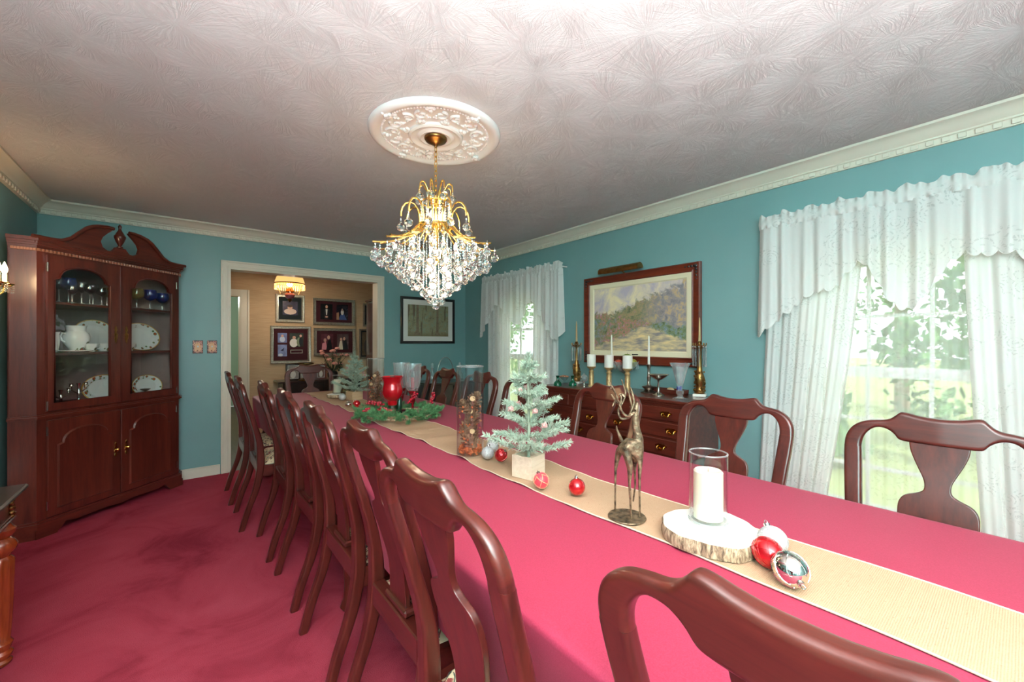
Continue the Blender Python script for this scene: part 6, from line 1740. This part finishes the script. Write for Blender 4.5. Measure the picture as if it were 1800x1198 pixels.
t, a_, h_ = photo_frame(fx(2.617), fx(3.10), fz(.980), fz(1.548), 'brown framed portrait half hidden by the wooden wardrobe, lower', M['navymat'], .03)
photo(t, -.16, .16, .05, h_ - .05, (112, 96, 78), [(ell(.25, .35, .16, .35), (70, 66, 64)), (ell(.55, .22, .3, .22), (190, 180, 172))])
# console with photographs and flowers
cs = thing('console_cabinet', 'dark console against the grasscloth wall beyond the doorway', 'console table', (1.72, YN - .004, 0))
b = MB(); b.box(-.72, .44, -.42, 0, .725, .750, .005); obj('top', b, M['darkwood'], cs)
b = MB(); b.box(-.66, .40, -.38, 0, .54, .725, .004); obj('frieze', b, M['darkwood'], cs)
for xx in (-.62, .36):
    for yy in (-.35, -.04):
        b = MB(); b.lathe([(.018, 0), (.028, .03), (.018, .06), (.022, .3), (.030, .48), (.022, .52), (.03, .54)], 12, (xx, yy, 0)); obj('leg', b, M['darkwood'], cs, 50)
for k in range(2):
    b = MB(); b.box(-.64 + k * .52, -.14 + k * .52, -.392, -.38, .56, .705, .004); d_ = obj('drawer', b, M['darkwood'], cs)
    b = MB(); b.ball((-.39 + k * .52, -.40, .63), .014, 8, 6); obj('knob', b, M['oldbrass'], d_)
def desk_photo(x, y, w, h, rz, mat_, bg, lab):
    t = thing('desk_photo_frame', lab, 'photo frame', (x, y, .751), rz, 'photo frames on the far console')
    b = MB(); frame_bars(b, -w / 2, w / 2, 0, h, 0, [(0, 0), (0, .016), (.016, .018), (.020, .010)]); b.box(-w / 2, w / 2, -.003, .004, 0, h); obj('frame', b, mat_, t, 25)
    photo(t, -w / 2 + .03, w / 2 - .03, .03, h - .03, bg, [(ell(.5, .3, .28, .3), (214, 206, 196)), (ell(.5, .66, .14, .14), (180, 150, 134))], .009)
desk_photo(1.20, 6.50, .19, .24, .1, M['darkwood'], (150, 140, 134), 'dark framed photo standing at the left end of the far console')
desk_photo(1.375, 6.58, .26, .20, -.05, M['conetip'], (222, 210, 190), 'pale wooden photo frame in the middle of the far console')
desk_photo(1.575, 6.52, .15, .22, -.1, M['cab_z'], (120, 90, 80), 'small dark oval photo frame right of middle on far console')
t = thing('white_dish_stand', 'shallow white dish stacked on a wooden stand on far console', 'dish', (1.36, 6.44, .751)); b = MB(); b.lathe([(.10, 0), (.10, .01), (.03, .03), (.03, .215), (.10, .235), (.10, .245), (.0001, .245)], 20); obj('stand', b, M['oldbrass'], t, 40); b = MB(); b.lathe([(.05, .246), (.115, .262), (.11, .266), (.0001, .256)], 24); obj('dish', b, M['china'], t, 50)
# flowers
rf = random.Random(31)
t = thing('flower_arrangement', 'pink roses with dark leaves in a dark pot on far console', 'flowers', (1.735, 6.50, .751))
b = MB(); b.lathe([(.05, 0), (.07, .03), (.075, .08), (.06, .11), (.055, .11), (.0001, .09)], 20); obj('pot', b, M['black'], t, 50)
for k in range(26):
    a = rf.random() * 6.28; f = rf.random(); rr = .05 + .15 * rf.random() ** .6; zz = .18 + .32 * rf.random() * (1 - .35 * rr / .2)
    p = Vector((rr * math.cos(a), rr * math.sin(a), zz))
    b = MB(); b.tube([(0, 0, .08), p * .55 + Vector((0, 0, .03)), p], .003, 5)
    stm = obj('stem', b, M['darkgreen'], t, 60)
    b = MB()
    if k < 15:
        s_ = rf.uniform(.030, .042)
        for q in range(9):
            aa = q * 2.4; r_ = s_ * (.25 + .08 * q); b.ball((p.x + r_ * math.cos(aa), p.y + r_ * math.sin(aa), p.z + .012 - .002 * q), s_ * .5, 7, 5, sz=.8)
        obj('rose', b, M['pink'], stm, 60)
    else:
        for q in range(7):
            d_ = Vector((rf.gauss(0, 1), rf.gauss(0, 1), rf.gauss(0, .6))).normalized() * .045; w_ = d_.orthogonal().normalized() * .014; c_ = p * (.6 + .4 * rf.random())
            b.add([c_, c_ + d_ * .5 + w_, c_ + d_, c_ + d_ * .5 - w_], [(0, 1, 2, 3)])
        obj('leaves', b, M['darkgreen'], stm, 0, fixn=False)
# wardrobe at the right of the next room
t = thing('wooden_wardrobe', 'tall reddish wooden wardrobe seen at the right side of the doorway', 'wardrobe', (2.68, 6.25, 0))
b = MB(); b.box(-.44, .44, -.25, .25, .06, 1.92, .006); obj('case', b, M['cherry_z'], t)
b = MB(); b.box(-.46, .46, -.27, .25, 1.92, 1.955, .008); b.box(-.45, .45, -.26, .25, 0, .06, .004); obj('cornice', b, M['cherry_x'], t)
for s_ in (-1, 1):
    b = MB(); b.box(min(s_ * .005, s_ * .42), max(s_ * .005, s_ * .42), -.268, -.25, .10, 1.88, .005); d_ = obj('door', b, M['cherry_z'], t)
    b = MB(); b.ball((s_ * .05, -.285, 1.0), .016, 8, 6); obj('knob', b, M['oldbrass'], d_)
# fringed hanging lamp
LX, LY = 1.075, 6.02
t = thing('fringed_hanging_lamp', 'amber hanging lamp with beaded fringe in the next room', 'hanging lamp', (LX, LY, 0))
M['shadeglow'] = pbr('amber_lamp_shade', s2l((236, 196, 108)), .5, emit=(1.0, .62, .20), es=.7)
b = MB(); b.lathe([(.175, 2.062), (.172, 2.09), (.155, 2.14), (.120, 2.185), (.07, 2.21), (.03, 2.215), (.03, 2.21), (.115, 2.18), (.150, 2.135), (.168, 2.088), (.171, 2.062)], 28); obj('shade', b, M['shadeglow'], t, 60)
b = MB(); b.tube([(.176 * math.cos(2 * PI * k / 32), .176 * math.sin(2 * PI * k / 32), 2.060) for k in range(32)], .007, 6, closed=True); obj('band', b, M['oldbrass'], t, 60)
fb = MB(); fb.lathe([(.002, 0), (.004, -.012), (.002, -.02), (.0045, -.04), (.006, -.062), (.0001, -.075)], 6); fm = mesh('fringe_bead', fb, M['shadeglow'], 60)
for k in range(44): obj('fringe_bead', fm, None, t, loc=(.176 * math.cos(2 * PI * k / 44), .176 * math.sin(2 * PI * k / 44), 2.054))
b = MB(); b.ball((0, 0, 2.055), .035, 14, 10); obj('bulb', b, M['bulb'], t, 60)
b = MB(); b.lathe([(.02, 2.02), (.03, 2.0), (.05, 1.975), (.055, 1.96), (.03, 1.94)], 18); obj('burner', b, M['oldbrass'], t, 50)
b = MB(); b.lathe([(.03, 1.945), (.058, 1.925), (.062, 1.905), (.045, 1.875), (.02, 1.862), (.0001, 1.86)], 18); obj('font', b, pbr('rose_glass', s2l((170, 96, 118)), .15, coat=.7), t, 60)
b = MB(); b.lathe([(.02, 1.862), (.028, 1.85), (.012, 1.83), (.0001, 1.815)], 14); obj('drop_finial', b, M['oldbrass'], t, 50)
for k in range(3):
    a = 2 * PI * k / 3 + .4; b = MB(); b.tube([(.055 * math.cos(a), .055 * math.sin(a), 1.955), (.12 * math.cos(a), .12 * math.sin(a), 1.93), (.15 * math.cos(a), .15 * math.sin(a), 1.99), (.176 * math.cos(a), .176 * math.sin(a), 2.06)], .004, 6); obj('bracket', b, M['oldbrass'], t, 60)
b = MB(); b.tube([(0, 0, 2.21), (0, 0, 2.44)], .005, 6); b.lathe([(.06, 2.44), (.05, 2.42), (.01, 2.41)], 14); obj('chain', b, M['oldbrass'], t, 60)
light('hanging_lamp_light', 'POINT', (0, 0, 2.0), 30.0, (1.0, .83, .64), parent=t, shadow_soft_size=.06)
# hall: ceiling fixture, clock and a picture
t = thing('hall_ceiling_light', 'white glass ceiling fixture glowing in the green hall', 'ceiling light', (.40, YN + 1.0, ZC))
b = MB(); b.lathe([(.09, 0), (.09, -.02), (.03, -.03), (.012, -.14), (.02, -.22)], 18); obj('mount', b, M['oldbrass'], t, 50)
for k in range(3):
    a = 2 * PI * k / 3 + .5; b = MB(); b.lathe([(.02, 0), (.05, -.04), (.06, -.09), (.055, -.09), (.0001, -.01)], 14, (.12 * math.cos(a), .12 * math.sin(a), -.20)); obj('glass_shade', b, pbr('frosted_lit_glass', (.95, .97, .95), .4, emit=(.95, 1.0, .95), es=3.0), t, 60)
light('hall_light', 'POINT', (0, 0, -.45), 30.0, (.92, 1.0, .90), parent=t, shadow_soft_size=.08)
t = thing('wall_clock', 'dark octagonal wall clock hanging in the green hall', 'clock', (.859, YN + 1.6, 1.42), 0)
b = MB(); b.lathe([(.20, 0), (.20, -.03), (.16, -.04), (.15, -.03), (.0001, -.028)], 8, (0, 0, 0), 'x'); obj('case', b, M['darkwood'], t, 30)
b = MB(); b.lathe([(.14, -.031), (.0001, -.033)], 24, (0, 0, 0), 'x'); obj('dial', b, M['candle'], t, 30)
t = thing('hall_picture', 'narrow dark framed picture on the green hall wall', 'picture', (.859, YN + .75, 1.35), -PI / 2)
b = MB(); frame_bars(b, -.13, .13, 0, .5, 0, [(0, 0), (0, .02), (.03, .022), (.04, .01)]); b.box(-.095, .095, -.012, 0, .035, .465); obj('frame', b, M['darkwood'], t, 25)
